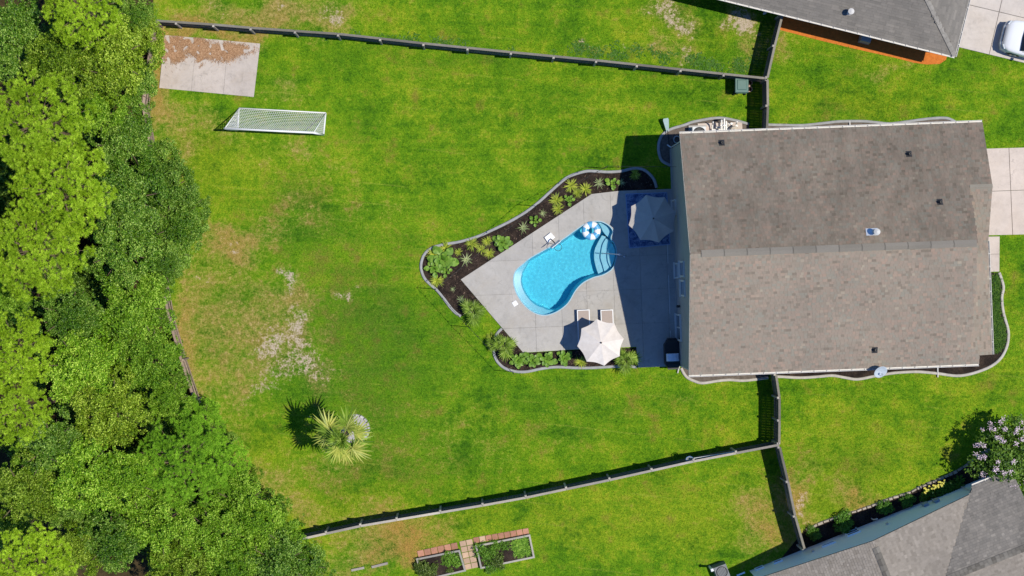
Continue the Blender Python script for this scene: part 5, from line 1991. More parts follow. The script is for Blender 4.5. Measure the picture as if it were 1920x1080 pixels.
cab = loft([[(X0 + 1.2, -.80, 1.06), (X0 + 1.95, -.66, 1.62), (X0 + 1.95, .66, 1.62), (X0 + 1.2, .80, 1.06)],
            [(X0 + 2.6, -.84, 1.08), (X0 + 2.6, -.68, 1.70), (X0 + 2.6, .68, 1.70), (X0 + 2.6, .84, 1.08)],
            [(X0 + 4.4, -.82, 1.08), (X0 + 4.0, -.66, 1.66), (X0 + 4.0, .66, 1.66), (X0 + 4.4, .82, 1.08)]])
cab.build('cabin', M_CAR, car, fixn=True)
g = MB(); g.face([(X0 + 1.08, -.76, 1.13), (X0 + 1.02, 0, 1.135), (X0 + 1.08, .76, 1.13), (X0 + 1.90, .62, 1.66), (X0 + 1.88, 0, 1.67), (X0 + 1.90, -.62, 1.66)]); ws_ = g.build('windshield', M_GLASS, car)
for s in (-1, 1):
    g = MB(); g.bar((X0 + 1.23, s * .35, 1.12), (X0 + 1.45, s * .02, 1.28), .02, .02); g.build('wiper', M_DARKPLASTIC, ws_)
for s in (-1, 1):
    g = MB(); g.face([(X0 + 1.5, s * .83, 1.13), (X0 + 2.05, s * .715, 1.58), (X0 + 3.9, s * .715, 1.6), (X0 + 4.15, s * .83, 1.13)]); g.build('side_window', M_GLASS, car)
    g = MB(); g.box((X0 + 1.5, s * 1.04, 1.12), (.16, .18, .14), bevel=.03); g.build('mirror', M_CAR, car)
    g = MB(); g.box((X0 + .27, s * .66, .80), (.22, .3, .14), rotz(-s * .5), bevel=.02); g.build('headlight', simple('headlight', (.6, .65, .7), .1, .6), car)
    for x in (.95, 3.65):
        w = MB(); w.tube([(X0 + x, s * .72, .34), (X0 + x, s * .955, .34)], .34, 22); wo = w.build('wheel', M_DARKPLASTIC, car)
        w = MB(); w.tube([(X0 + x, s * .95, .34), (X0 + x, s * .965, .34)], .2, 18); w.build('rim', M_STEEL, wo)
g = MB(); g.box((X0 + .1, 0, .66), (.04, .8, .14), bevel=.0); g.build('grille', M_DARKPLASTIC, car)

# ================================================================ plants
def blade(mb, base, az, el, L, w, droop=.6, nseg=3, tint=.5, fold=.25):
    """Arching strap leaf: folded strip of quads tapering to a point."""
    d = Vector((cos(az) * cos(el), sin(az) * cos(el), sin(el)))
    side = Vector((-sin(az), cos(az), 0))
    p = Vector(base)
    prev = None
    e = el
    for i in range(nseg + 1):
        t = i / nseg
        ww = w * (1 - t) ** .7 * (.6 + .4 * min(1, t * 4 + .2)) + .001
        up = Vector((0, 0, ww * fold))
        cur = (p + side * ww + up, p - side * ww + up, p.copy())
        if prev:
            mb.face([prev[0], prev[2], cur[2], cur[0]], tint)
            mb.face([prev[2], prev[1], cur[1], cur[2]], tint)
        prev = cur
        e -= droop / nseg
        p = p + Vector((cos(az) * cos(e), sin(az) * cos(e), sin(e))) * (L / nseg)


M_SPIKY = leafmat('yellow_green_blades', (.09, .17, .012), (.29, .39, .03), (.66, .68, .12), trans=.3)
M_AGAVE = leafmat('pale_agave', (.16, .22, .08), (.38, .45, .20), (.65, .68, .42), trans=.15)
M_BROAD = leafmat('broad_leaf', (.06, .16, .012), (.17, .34, .03), (.34, .50, .09), trans=.3)
M_PALM = leafmat('palm_green', (.07, .15, .012), (.28, .42, .05), (.66, .74, .26), trans=.3)
M_PALMY = leafmat('palm_yellowing', (.20, .30, .035), (.55, .58, .13), (.85, .72, .24), trans=.3)
M_STEM = simple('plant_stem', (.16, .14, .06), .8)
M_BARK = simple('bark', (.16, .115, .08), .95, .1, var=.4, scale=8, bump=.8)


def mesh_spiky(seed, n=80, w=.050):
    r = random.Random(seed); mb = MB()
    for k in range(n):
        az = r.uniform(0, 2 * pi); el = r.uniform(.25, 1.4)
        blade(mb, (r.gauss(0, .04), r.gauss(0, .04), .05), az, el, r.uniform(.7, 1.05), w * r.uniform(.8, 1.3), r.uniform(.5, 1.3), 3, min(1, max(0, .25 + .5 * el / 1.4 + r.uniform(-.25, .3))))
    return mb.mesh('foliage')


def mesh_agave(seed, n=20, w=.055):
    r = random.Random(seed); mb = MB()
    for k in range(n):
        az = k * 2.4 + r.uniform(-.2, .2); el = .15 + 1.0 * (k / n) + r.uniform(-.1, .1)
        blade(mb, (cos(az) * .04, sin(az) * .04, .04), az, el, r.uniform(.75, 1.0) * (1.05 - .35 * k / n), w * r.uniform(.8, 1.2), .35, 4, min(1, max(0, r.gauss(.55, .25))), .5)
    return mb.mesh('foliage')


def mesh_paddle(seed):
    """one broad leaf with its stalk, unit length, growing along +X and arching."""
    r = random.Random(seed); mb = MB()
    mb.tube([(0, 0, 0), (.2, 0, .16), (.42, 0, .26)], .012, 5, tint=.6)
    prof = [(.40, .0), (.5, .17), (.62, .25), (.76, .24), (.9, .15), (1.0, .0)]
    zc = lambda x: .26 - .5 * max(0, x - .55) ** 2 - .05 * (x - .4)
    for (x0, w0), (x1, w1) in zip(prof[:-1], prof[1:]):
        for s in (1, -1):
            t = min(1, max(0, r.gauss(.55, .18)))
            mb.face([(x0, 0, zc(x0)), (x1, 0, zc(x1)), (x1, s * w1, zc(x1) + .22 * w1), (x0, s * w0, zc(x0) + .22 * w0)], t)
    return mb.mesh('leaf')


def mesh_fan(seed, nb=15, spread=radians(210), stalk=.40):
    """one palmate frond with its stalk: pleated blades radiating from the stalk end, unit length."""
    r = random.Random(seed); mb = MB()
    mb.tube([(0, 0, 0), (stalk * .5, 0, .10), (stalk, 0, .12)], [.022, .016, .010], 5, tint=.55)
    hub = Vector((stalk, 0, .12))
    for k in range(nb):
        a = -spread / 2 + spread * k / (nb - 1)
        L = (1 - stalk) * (1.05 - .35 * abs(a) / (spread / 2)) * r.uniform(.9, 1.08)
        blade(mb, hub, a, (.10 + r.uniform(-.05, .06)), L, .046 * (L / .5), r.uniform(.15, .4), 3, min(1, max(0, .35 + r.uniform(-.25, .35))), .6)
    return mb.mesh('frond')


def mesh_fan_droopy(seed):
    return mesh_fan(seed, 26, radians(230), .46)


SPK = [mesh_spiky(s) for s in (1, 2, 3)]
AGV = [mesh_agave(s) for s in (4, 5)]
PAD = [mesh_paddle(s) for s in (6, 7, 8)]
FAN = [mesh_fan(s) for s in (9, 10, 11)]
for me_, mt_ in [(SPK, M_SPIKY), (AGV, M_AGAVE), (PAD, M_BROAD), (FAN, M_PALM)]:
    for me in me_:
        me.materials.append(mt_)
FANY = [me.copy() for me in FAN]
for me in FANY:
    me.materials.clear(); me.materials.append(M_PALMY)


def spiky_plant(px, py, r, label, kind='spiky', group=None):
    p = P(px, py)
    me = rnd.choice(SPK if kind == 'spiky' else AGV)
    o = link_obj('spiky_plant' if kind == 'spiky' else 'agave', me); o.location = (p.x, p.y, .015)
    k = r * S * (1.45 if kind == 'spiky' else 1.3)
    o.scale = (k, k, k * .9); o.rotation_euler = (0, 0, rnd.uniform(0, 6.28))
    return tag(o, label, 'plant', group)


def leafy_plant(px, py, r, label, n=15, kind='paddle', hgt=0.0, group=None, lean=0.0, name=None, el=(-.1, .95), meshes=None, trunk=True):
    p = P(px, py)
    root = empty(name or ('broadleaf_plant' if kind == 'paddle' else 'fan_palm'), (p.x, p.y, .01), label=label, cat='plant' if kind == 'paddle' else 'palm', group=group)
    k = r * S * (1.3 if kind == 'paddle' else 1.1)
    q = MB(); h0 = .08 + hgt
    q.tube([(0, 0, 0), (0, 0, h0 * .5), (0, 0, h0)], [.06, .05, .04] if hgt < .3 else [.12, .10, .09], 8); q.build('stem', M_STEM if hgt < .3 else M_BARK, root)
    for i in range(n):
        me = rnd.choice(meshes or (PAD if kind == 'paddle' else FAN))
        o = link_obj('leaf' if kind == 'paddle' else 'frond', me, None, root)
        o.location = (0, 0, h0)
        t = i / max(1, n - 1)
        o.rotation_euler = (rnd.uniform(-.25, .25), -(el[0] + (el[1] - el[0]) * t + rnd.uniform(-.12, .12)), i * 2.399 + rnd.uniform(-.3, .3))
        s = k * (1.1 - .45 * t) * rnd.uniform(.8, 1.15)
        o.scale = (s, s, s)
    return root


# --- bed above the pool
for x, y, r, lb in [
    (1070, 348, 12, 'yellow-green spiky plant at the bend of the upper kerb above the pool'),
    (1083, 362, 9, 'small spiky plant just right of the kerb-bend plant above the pool'),
    (1097, 355, 11, 'spiky yellow-green plant nearest the top corner of the patio'),
    (1043, 376, 12, 'bright yellow spiky plant halfway along the upper kerb'),
    (1046, 392, 10, 'bright yellow spiky plant touching the halfway one, closer to the pool'),
    (885, 458, 12, 'spiky plant at the left kerb above the large round-leaved plant group'),
    (913, 452, 9, 'small spiky plant close to the kerb left of the big broadleaf'),
    (902, 468, 8.5, 'small spiky plant in mid-mulch left of the patio edge'),
    (917.5, 475, 9.5, 'round yellow spiky plant beside the sloping patio edge'),
    (836, 466, 12, 'spiky plant at the upper edge of the dense western plant clump'),
    (813, 478, 12, 'spiky plant at the left tip of the pool bed'),
    (860, 473, 7, 'tiny spiky plant right of the dense western clump'),
    (819, 526, 12, 'yellow spiky plant at the lower end of the western clump'),
    (1088, 679, 11, 'low yellow spiky plant at the lower left of the cream umbrella'),
    (922, 634, 10, 'spiky yellowish plant at the left corner of the umbrella bed'),
    (1190, 327, 10, 'dim spiky plant inside the house shadow of the pool bed')]:
    spiky_plant(x, y, r, lb, 'spiky', 'spiky plants in the pool beds')
for x, y, r, lb in [
    (981, 427, 12, 'pale agave halfway down the sloping upper bed'),
    (1018, 400, 8, 'small dry agave between the agave and the yellow plants'),
    (874, 487, 13, 'pale green agave right of the dense western clump'),
    (865, 562, 9.5, 'silver agave near the small palm left of the patio'),
    (1123, 343, 11, 'pale agave in the bed just above the patio'),
    (1165, 342, 8, 'agave at the edge of the house shadow'),
    (849, 542, 6, 'tiny withered agave in bare mulch at the bed tip')]:
    spiky_plant(x, y, r, lb, 'agave', 'agaves in the pool beds')
for x, y, r, n, lb in [
    (1066, 374, 10, 10, 'bright broadleaf plant under the kerb-bend spiky plants'),
    (941, 455, 14, 17, 'large round broadleaf plant in the middle of the left bed'),
    (1003, 415, 10, 9, 'small broadleaf plant between two agaves'),
    (1148, 345, 11, 10, 'broadleaf plant at the edge of the house shadow'),
    (829, 486, 20, 18, 'biggest broadleaf plant in the dense western clump'),
    (813, 503, 14, 13, 'broadleaf plant at the left of the western clump'),
    (836, 508, 11, 10, 'broadleaf plant at the right foot of the western clump'),
    (970, 675, 13, 15, 'leftmost broadleaf plant in the row under the patio'),
    (998, 675, 13.5, 16, 'second broadleaf plant from the left in the row under the patio'),
    (1024, 673, 14, 16, 'third broadleaf plant from the left in the row under the patio'),
    (1058, 670, 13.5, 15, 'broadleaf plant beside the shadow of the cream umbrella')]:
    leafy_plant(x, y, r, lb, n, 'paddle', group='broadleaf plants in the pool beds')
leafy_plant(888, 583, 27, 'small fan palm on the lawn left of the patio edge', 9, 'fan', .45)
leafy_plant(944, 646, 28, 'small fan palm at the left end of the umbrella bed', 10, 'fan', .55)
leafy_plant(921, 645, 15, 'little fan palm casting shade on the lawn at the bed corner', 8, 'fan', .35)
leafy_plant(1171, 674, 30, 'dark feathery palm right of the cream umbrella', 9, 'fan', .5)

# --- tall palm on the lawn with its stone ring
pb = PG(658, 803)
palm = empty('palm_tree', pb, label='palm tree with yellowing fronds standing in a pale stone ring on the lawn', cat='palm')
ctop = Vector((-.12, -.10, 5.0))
q = MB(); q.tube([Vector((0, 0, 0)), Vector((-.03, -.02, 1.5)), Vector((-.08, -.06, 3.4)), ctop], [.2, .15, .14, .13], 12); q.build('trunk', M_BARK, palm)
q = MB()
for k in range(60):
    a = k * 2.4; z = 3.8 + k * .02
    blade(q, (ctop.x + cos(a) * .1, ctop.y + sin(a) * .1, z), a, .9, .4, .03, .2, 2, .3)
q.build('leaf_boots', M_BARK, palm)
for i in range(21):
    inner_ = i >= 14
    o = link_obj('frond', rnd.choice(FAN if (inner_ or i % 3 == 0) else FANY), None, palm)
    o.location = ctop + Vector((0, 0, .12 if inner_ else 0))
    el = rnd.uniform(.55, 1.15) if inner_ else rnd.uniform(-.5, .35)
    o.rotation_euler = (rnd.uniform(-.6, .6), -el, (i * 2.399 if inner_ else 2 * pi * i / 14 + rnd.uniform(-.16, .16)))
    s = rnd.uniform(.95, 1.3) if inner_ else rnd.uniform(1.35, 2.15)
    o.scale = (s, s * .8, s)
# ring of stones + gravel
rgp = P(666, 804)
M_RING = simple('ring_stone', (.46, .44, .42), .9, .15, var=.3, scale=6, bump=.5, objrand=.2)
tr_root = empty('tree_ring', rgp, label='round pale stone ring filled with gravel at the foot of the palm', cat='edging')
for k in range(18):
    a = 2 * pi * k / 18
    q = MB(); q.box((0, 0, .07), (.24, .15, .14), bevel=.02); o = q.build('stone', M_RING, tr_root); o.location = (cos(a) * .76, sin(a) * .76, 0); o.rotation_euler = (0, 0, a + pi / 2)
q = MB(); q.lathe([(0, .05), (.4, .06), (.7, .05)], (0, 0, 0), 24); q.build('gravel', simple('grey_gravel', (.42, .40, .38), .95, .1, var=.5, scale=25, bump=.9, bscale=60), tr_root)

# ================================================================ shrubs (leaf clouds)
def rand_dir(r, zmin=-.2):
    while True:
        v = Vector((r.uniform(-1, 1), r.uniform(-1, 1), r.uniform(zmin, 1)))
        if .05 < v.length < 1:
            return v.normalized()


def leaf_cloud(seed, n_lobes, leaves, lsize, lobes_r=(.30, .5), flat=.75, aspect=.55, gloss_up=.55, zmin=-.1, core=None, irregular=.45, gaps=-9, gfreq=3.2):
    """Unit-radius crown: lobes spread through the volume, each carrying separate sprays of small folded leaves;
    sprays are left out where a 3-D noise says so, which opens dark gaps between the clumps."""
    r = random.Random(seed); mb = MB()
    lobes = []
    for k in range(n_lobes):
        a = k * 2.399 + r.uniform(-.4, .4)
        rad = sqrt((k + .5) / n_lobes) * r.uniform(.66, .88)
        lr = r.uniform(*lobes_r)
        z = (1 - rad ** 2 * .9) * flat * r.uniform(.35, 1.0) - .05
        lobes.append((Vector((cos(a) * rad, sin(a) * rad, z)), lr * r.uniform(1 - irregular * .5, 1 + irregular * .3)))
    wsum = sum(l[1] ** 2 for l in lobes)
    for c, lr in lobes:
        cnt = int(leaves * lr ** 2 / wsum)
        lt = r.uniform(-.15, .15)
        nspray = max(4, cnt // 9)
        for s_ in range(nspray):
            d = rand_dir(r, zmin - .35)
            shell = lr * (r.random() ** .35)
            sc_ = c + Vector((d.x, d.y, d.z * .85)) * shell
            if noise.noise(sc_ * gfreq + Vector((seed, 0, 0))) < gaps:
                continue
            tone = lt + r.uniform(-.12, .12)
            for q_ in range(9):
                o = sc_ + Vector((r.gauss(0, 1), r.gauss(0, 1), r.gauss(0, .8))) * lsize * .85
                n = (d * .45 + Vector((r.gauss(0, .6), r.gauss(0, .6), gloss_up + r.gauss(0, .4)))).normalized()
                a = n.orthogonal().normalized()
                a.rotate(Matrix.Rotation(r.uniform(0, 6.28), 3, n))
                b = n.cross(a)
                L = lsize * r.uniform(.6, 1.2); w = L * aspect
                t = min(1, max(0, .42 + tone + r.uniform(-.38, .42)))
                tip = o + a * L; bas = o - a * L * .8
                fold = n * w * .25
                mb.face([bas, o - b * w + fold, tip, o + b * w + fold], t)
    return mb


M_SHRUB = leafmat('shrub_green', (.05, .14, .015), (.13, .32, .03), (.28, .50, .08))
sh1 = leaf_cloud(31, 9, 2600, .075, (.4, .55), .8).mesh('foliage', fixn=False); sh1.materials.append(M_SHRUB)
for x, y, r, lb in [(1528, 1001, 13, 'small round shrub nearest the slanting fence in the blue house bed'), (1583, 982, 19, 'largest round shrub in the blue house bed'),
                    (1658, 953, 14, 'round shrub beside the pale pipe in the blue house bed'), (1702, 941, 13, 'round shrub next to the yellow-flowered hedge')]:
    p = P(x, y, .4)
    root = empty('round_shrub', (p.x, p.y, 0), rz=rnd.uniform(0, 6), label=lb, cat='shrub', group='round shrubs along the blue house')
    o = link_obj('foliage', sh1, None, root); k = r * S * 1.1; o.scale = (k, k, k); o.location = (0, 0, .15)
    q = MB(); q.tube([(0, 0, 0), (0, 0, .35)], .03, 6); q.build('stem', M_BARK, root)
hd = empty('flowering_hedge', P(1768, 915), label='low green hedge dotted with yellow flowers beside the light blue house', cat='hedge')
M_HEDGE = leafmat('hedge_green', (.04, .12, .01), (.11, .26, .02), (.25, .42, .05))
q = MB()
for k in range(7):
    lc = leaf_cloud(40 + k, 6, 1400, .10, (.4, .6), .7)
    t = k / 6
    c = P(1738 + 57 * t, 929 - 21 * t, .3); c.z = .12
    q_k = .42
    off = len(q.v)
    q.v.extend([(x * q_k + c.x, y * q_k + c.y, z * q_k * 1.2 + c.z) for x, y, z in lc.v])
    q.f.extend([tuple(off + i for i in f) for f in lc.f]); q.t.extend(lc.t)
wbuild(q, 'foliage', M_HEDGE, hd)
fl = MB()
for k in range(34):
    t = rnd.random()
    c = P(1735 + 50 * t + rnd.gauss(0, 2), 921 - 20 * t + rnd.gauss(0, 3.2), .6)
    for j in range(4):
        a = j * pi / 2 + rnd.random(); fl.face([c, c + Vector((cos(a) * .05, sin(a) * .05, .03)), c + Vector((cos(a + .8) * .06, sin(a + .8) * .06, .02)), c + Vector((cos(a + 1.5) * .05, sin(a + 1.5) * .05, .03))], rnd.random())
fm = NT('yellow_petal').set(.6); fm.col((.66, .60, .12))
wbuild(fl, 'flowers', fm.m, hd, stuff=True)
pp = MB(); a = P(1634, 972); pp.tube([a, a + Vector((0, 0, .5)), a + Vector((.12, .1, .9))], .04, 8)
cbuild(pp, 'vent_pipe', M_WHITE, 'short white pipe standing in the mulch between two round shrubs', 'pipe')

# ground cover in the street bed and small plants south side
gc = MB()
pl = plan([(1862, 516), (1874, 518), (1872, 555), (1874, 590), (1884, 622), (1880, 650), (1870, 660), (1858, 655)])
for k in range(5200):
    x = rnd.uniform(min(p[0] for p in pl), max(p[0] for p in pl)); y = rnd.uniform(min(p[1] for p in pl), max(p[1] for p in pl))
    if inpoly(x, y, pl):
        blade(gc, (x, y, .02), rnd.uniform(0, 6.28), rnd.uniform(.3, 1.3), rnd.uniform(.15, .34), .02, .9, 2, rnd.random())
gco = tag(gc.build('ground_cover', leafmat('ground_cover_green', (.02, .07, .004), (.06, .16, .01), (.16, .28, .03)), stuff=True), 'strappy green ground cover filling the street side bed', 'ground cover')

# vegetables in the raised beds
veg1 = leaf_cloud(51, 6, 1100, .12, (.5, .7), .6).mesh('foliage', fixn=False); veg1.materials.append(leafmat('vegetable_green', (.05, .15, .01), (.18, .38, .03), (.42, .62, .10)))
veg2 = leaf_cloud(52, 6, 1000, .13, (.5, .7), .6).mesh('foliage', fixn=False); veg2.materials.append(leafmat('herb_green', (.05, .09, .012), (.14, .22, .03), (.32, .40, .10)))


def veg(px, py, r, me, label, grp, z=.2, name='vegetable_plant'):
    p = P(px, py, .3)
    o = link_obj(name, me); o.location = (p.x, p.y, z); k = r * S * 1.15; o.scale = (k, k, k * .9); o.rotation_euler = (0, 0, rnd.uniform(0, 6))
    tag(o, label, 'vegetable', grp)


for x, y, r, me, lb in [(905, 1033, 12, veg1, 'bushy vegetable plant at the upper left corner of the right raised bed'), (918, 1042, 11, veg1, 'leafy vegetable plant in the left half of the right raised bed'),
                        (928, 1024, 9, veg1, 'vegetable plant along the upper board of the right raised bed'), (932, 1052, 13, veg2, 'bushy plant spilling over the lower board of the right raised bed'),
                        (921, 1062, 10, veg1, 'bright plant at the lower left corner of the right raised bed'), (945, 1022, 8, veg1, 'vegetable plant near the brick row over the right raised bed'),
                        (843, 1043, 10, veg1, 'bright leafy plant at the top of the left raised bed'), (853, 1052, 11, veg1, 'bright leafy plant at the right board of the left raised bed'), (838, 1054, 8, veg1, 'bright plant in the middle of the left raised bed'),
                        (796, 1070, 14, veg2, 'dark herb bush at the left end of the left raised bed'), (812, 1066, 9, veg2, 'dark herb beside the bare soil in the left raised bed'), (845, 1070, 6, veg2, 'small herb at the lower board of the left raised bed'), (786, 1064, 10, veg2, 'dark herb hanging over the outer board of the left raised bed')]:
    veg(x, y, r, me, lb, 'plants in the raised beds')
gr_ = MB()
for k in range(900):
    u = rnd.random(); v = rnd.random()
    a = cB[1].lerp(cB[2], .12 + .7 * v); b = cB[0].lerp(cB[3], .12 + .7 * v)
    p = a.lerp(b, .06 + .28 * u)
    blade(gr_, (p.x, p.y, .2), rnd.uniform(0, 6.28), rnd.uniform(.5, 1.4), rnd.uniform(.15, .3), .02, .7, 2, rnd.random())
tag(gr_.build('chives', bpy.data.materials['vegetable_green'], stuff=True), 'grassy chives filling the right end of the right raised bed', 'herb')

# small weeds along the upper neighbour lawn and fence feet
wd = MB()
for k in range(240):
    if k < 170:
        x = rnd.uniform(1060, 1430); y = 82 + (x - 1060) * .105 + rnd.gauss(0, 6) + 8
    else:
        x = rnd.uniform(560, 1060); y = 60 + (x - 560) * .075 + rnd.gauss(0, 4)
    if noise.noise((x * .03, y * .03, 8)) < -.05:
        continue
    p = PG(x, y)
    for j in range(9):
        blade(wd, (p.x + rnd.gauss(0, .1), p.y + rnd.gauss(0, .1), .0), rnd.uniform(0, 6.28), rnd.uniform(.3, 1.0), rnd.uniform(.12, .25), .045, .8, 2, rnd.uniform(.1, .6))
tag(wd.build('weeds', leafmat('weed_green', (.04, .13, .008), (.09, .24, .014), (.2, .36, .03)), stuff=True), 'dark broad-leaved weeds along the upper fence', 'weeds')

# ================================================================ crape myrtle
cm_p = PG(1862, 840)
myr = empty('flowering_tree', cm_p, label='pink-white flowering tree at the right picture edge above the taupe roof', cat='tree')
M_MYR = leafmat('myrtle_green', (.03, .08, .006), (.09, .19, .015), (.20, .32, .04))
lc = leaf_cloud(61, 26, 12000, .05, (.24, .40), .7, irregular=.7)
o = lc.build('crown', M_MYR, myr, loc=(.25, -.1, 1.9)); o.scale = (2.0, 2.0, 1.6)
for k in range(5):
    q = MB(); a = k * 1.256; q.tube([(cos(a) * .12, sin(a) * .12, 0), (cos(a) * .3, sin(a) * .3, 1.2), (.25 + cos(a) * .9, -.1 + sin(a) * .9, 2.4)], [.05, .04, .02], 7); q.build('trunk', M_BARK, myr)
fl = MB(); r = random.Random(5)
for k in range(72):
    d = rand_dir(r, -.05)
    c = Vector((d.x * 1.95 + .25, d.y * 1.95 - .1, 2.1 + d.z * 1.45))
    for j in range(34):
        o_ = c + Vector((r.gauss(0, .07), r.gauss(0, .07), r.gauss(.03, .08)))
        a = r.uniform(0, 6.28); s_ = r.uniform(.014, .03); e1 = Vector((cos(a), sin(a), r.uniform(-.5, .5))) * s_; e2 = Vector((-sin(a), cos(a), r.uniform(-.5, .5))) * s_
        fl.face([o_ - e1, o_ - e2, o_ + e1, o_ + e2], r.random())
fm = NT('pale_pink_petal').set(.6); fm.col(fm.ramp(fm.attr('tint'), [(0, (.55, .38, .46)), (1, (.86, .70, .77))]))
fl.build('blossoms', fm.m, myr, stuff=True)

# ================================================================ the wood on the left
def pine_cloud(seed, nclump=170, per=12, needles=36):
    """Unit-radius pine crown: limbs carrying clumps, each clump a handful of bottle-brush needle tufts."""
    r = random.Random(seed); mb = MB()
    clumps = []
    for k in range(nclump):
        a = k * 2.399 + r.uniform(-.5, .5); rad = sqrt((k + .3) / nclump) * r.uniform(.8, 1.02)
        z = (1 - rad ** 1.6) * .95 * r.uniform(.45, 1) + r.uniform(-.15, .1)
        clumps.append((Vector((cos(a) * rad, sin(a) * rad, z)), r.uniform(.6, 1.25), r.uniform(-.16, .16)))
    for c, cs_, ct in clumps:
        for k in range(int(per * cs_)):
            off = Vector((r.gauss(0, .055), r.gauss(0, .055), abs(r.gauss(0, .035)))) * cs_
            p = c + off
            ax = (Vector((c.x * .45, c.y * .45, .9)) + off * 6 + Vector((r.gauss(0, .2), r.gauss(0, .2), 0))).normalized()
            tone = .45 + ct + r.uniform(-.2, .2)
            e1 = ax.orthogonal().normalized(); e2 = ax.cross(e1)
            for j in range(needles):
                az = r.uniform(0, 6.28); sp = r.uniform(.15, 1.35)
                d = (ax * cos(sp) + (e1 * cos(az) + e2 * sin(az)) * sin(sp))
                L = r.uniform(.045, .075)
                # blade faces up-ish so that it catches the light
                s_ = d.cross(ax); s_ = (s_ if s_.length > .05 else d.orthogonal()).normalized() * .0052
                mb.face([p - s_, p + s_, p + d * L], min(1, max(0, tone + r.uniform(-.25, .3))))
    br = MB()
    for c, cs_, ct in clumps[::2]:
        br.tube([Vector((0, 0, max(-.35, c.z - .4))), Vector((c.x * .5, c.y * .5, c.z - .16)), c], [.014, .010, .004], 5)
    return mb, br


M_PINE = leafmat('pine_needles', (.12, .22, .006), (.37, .57, .022), (.78, .95, .12), rough=.6, spec=.15, trans=.36, objrand=.12)
M_PINE2 = leafmat('young_pine_needles', (.08, .20, .014), (.26, .52, .03), (.55, .82, .09), rough=.6, spec=.15, trans=.38)
M_OLIVE = leafmat('olive_leaf', (.045, .095, .003), (.195, .325, .009), (.62, .76, .12), trans=.24, rough=.5, spec=.2)
M_DEEP = leafmat('deep_green_leaf', (.024, .08, .003), (.108, .25, .009), (.48, .66, .13), trans=.2, rough=.42, spec=.3)
M_MID = leafmat('mid_green_leaf', (.04, .115, .003), (.18, .375, .010), (.60, .80, .12), trans=.24, rough=.48, spec=.22)

pines = []
for sd_ in (71, 72):
    a, b = pine_cloud(sd_)
    pines.append((a.mesh('crown', fixn=False), b.mesh('branches')))
crowns = [leaf_cloud(81, 34, 34000, .028, (.20, .34), .80, irregular=.8, gaps=-.13).mesh('crown', fixn=False),
          leaf_cloud(82, 26, 34000, .029, (.24, .38), .75, irregular=.7, gaps=-.13).mesh('crown', fixn=False),
          leaf_cloud(83, 42, 34000, .027, (.16, .30), .85, irregular=.9, gaps=-.15).mesh('crown', fixn=False)]


def branch_mesh(seed):
    r = random.Random(seed); br = MB()
    for k in range(12):
        a = k * 2.399; e = Vector((cos(a) * .75, sin(a) * .75, r.uniform(.1, .5)))
        br.tube([Vector((0, 0, -.3)), e * .5 + Vector((0, 0, .05)), e], [.03, .018, .006], 5)
    return br.mesh('branches')


br_me = branch_mesh(3); br_me.materials.append(M_BARK)
_matcopies = {}


def with_mat(me, mat):
    key = (me.name, mat.name)
    if key not in _matcopies:
        c = me.copy(); c.materials.clear(); c.materials.append(mat); _matcopies[key] = c
    return _matcopies[key]


EDGE = [(285, -400), (285, -20), (290, 60), (268, 187), (283, 283), (306, 560), (357, 735), (440, 890), (545, 1010), (600, 1090), (640, 1400)]


def edge_x(y):
    for (x0, y0), (x1, y1) in zip(EDGE[:-1], EDGE[1:]):
        if y0 <= y <= y1:
            return x0 + (x1 - x0) * (y - y0) / (y1 - y0)
    return 285


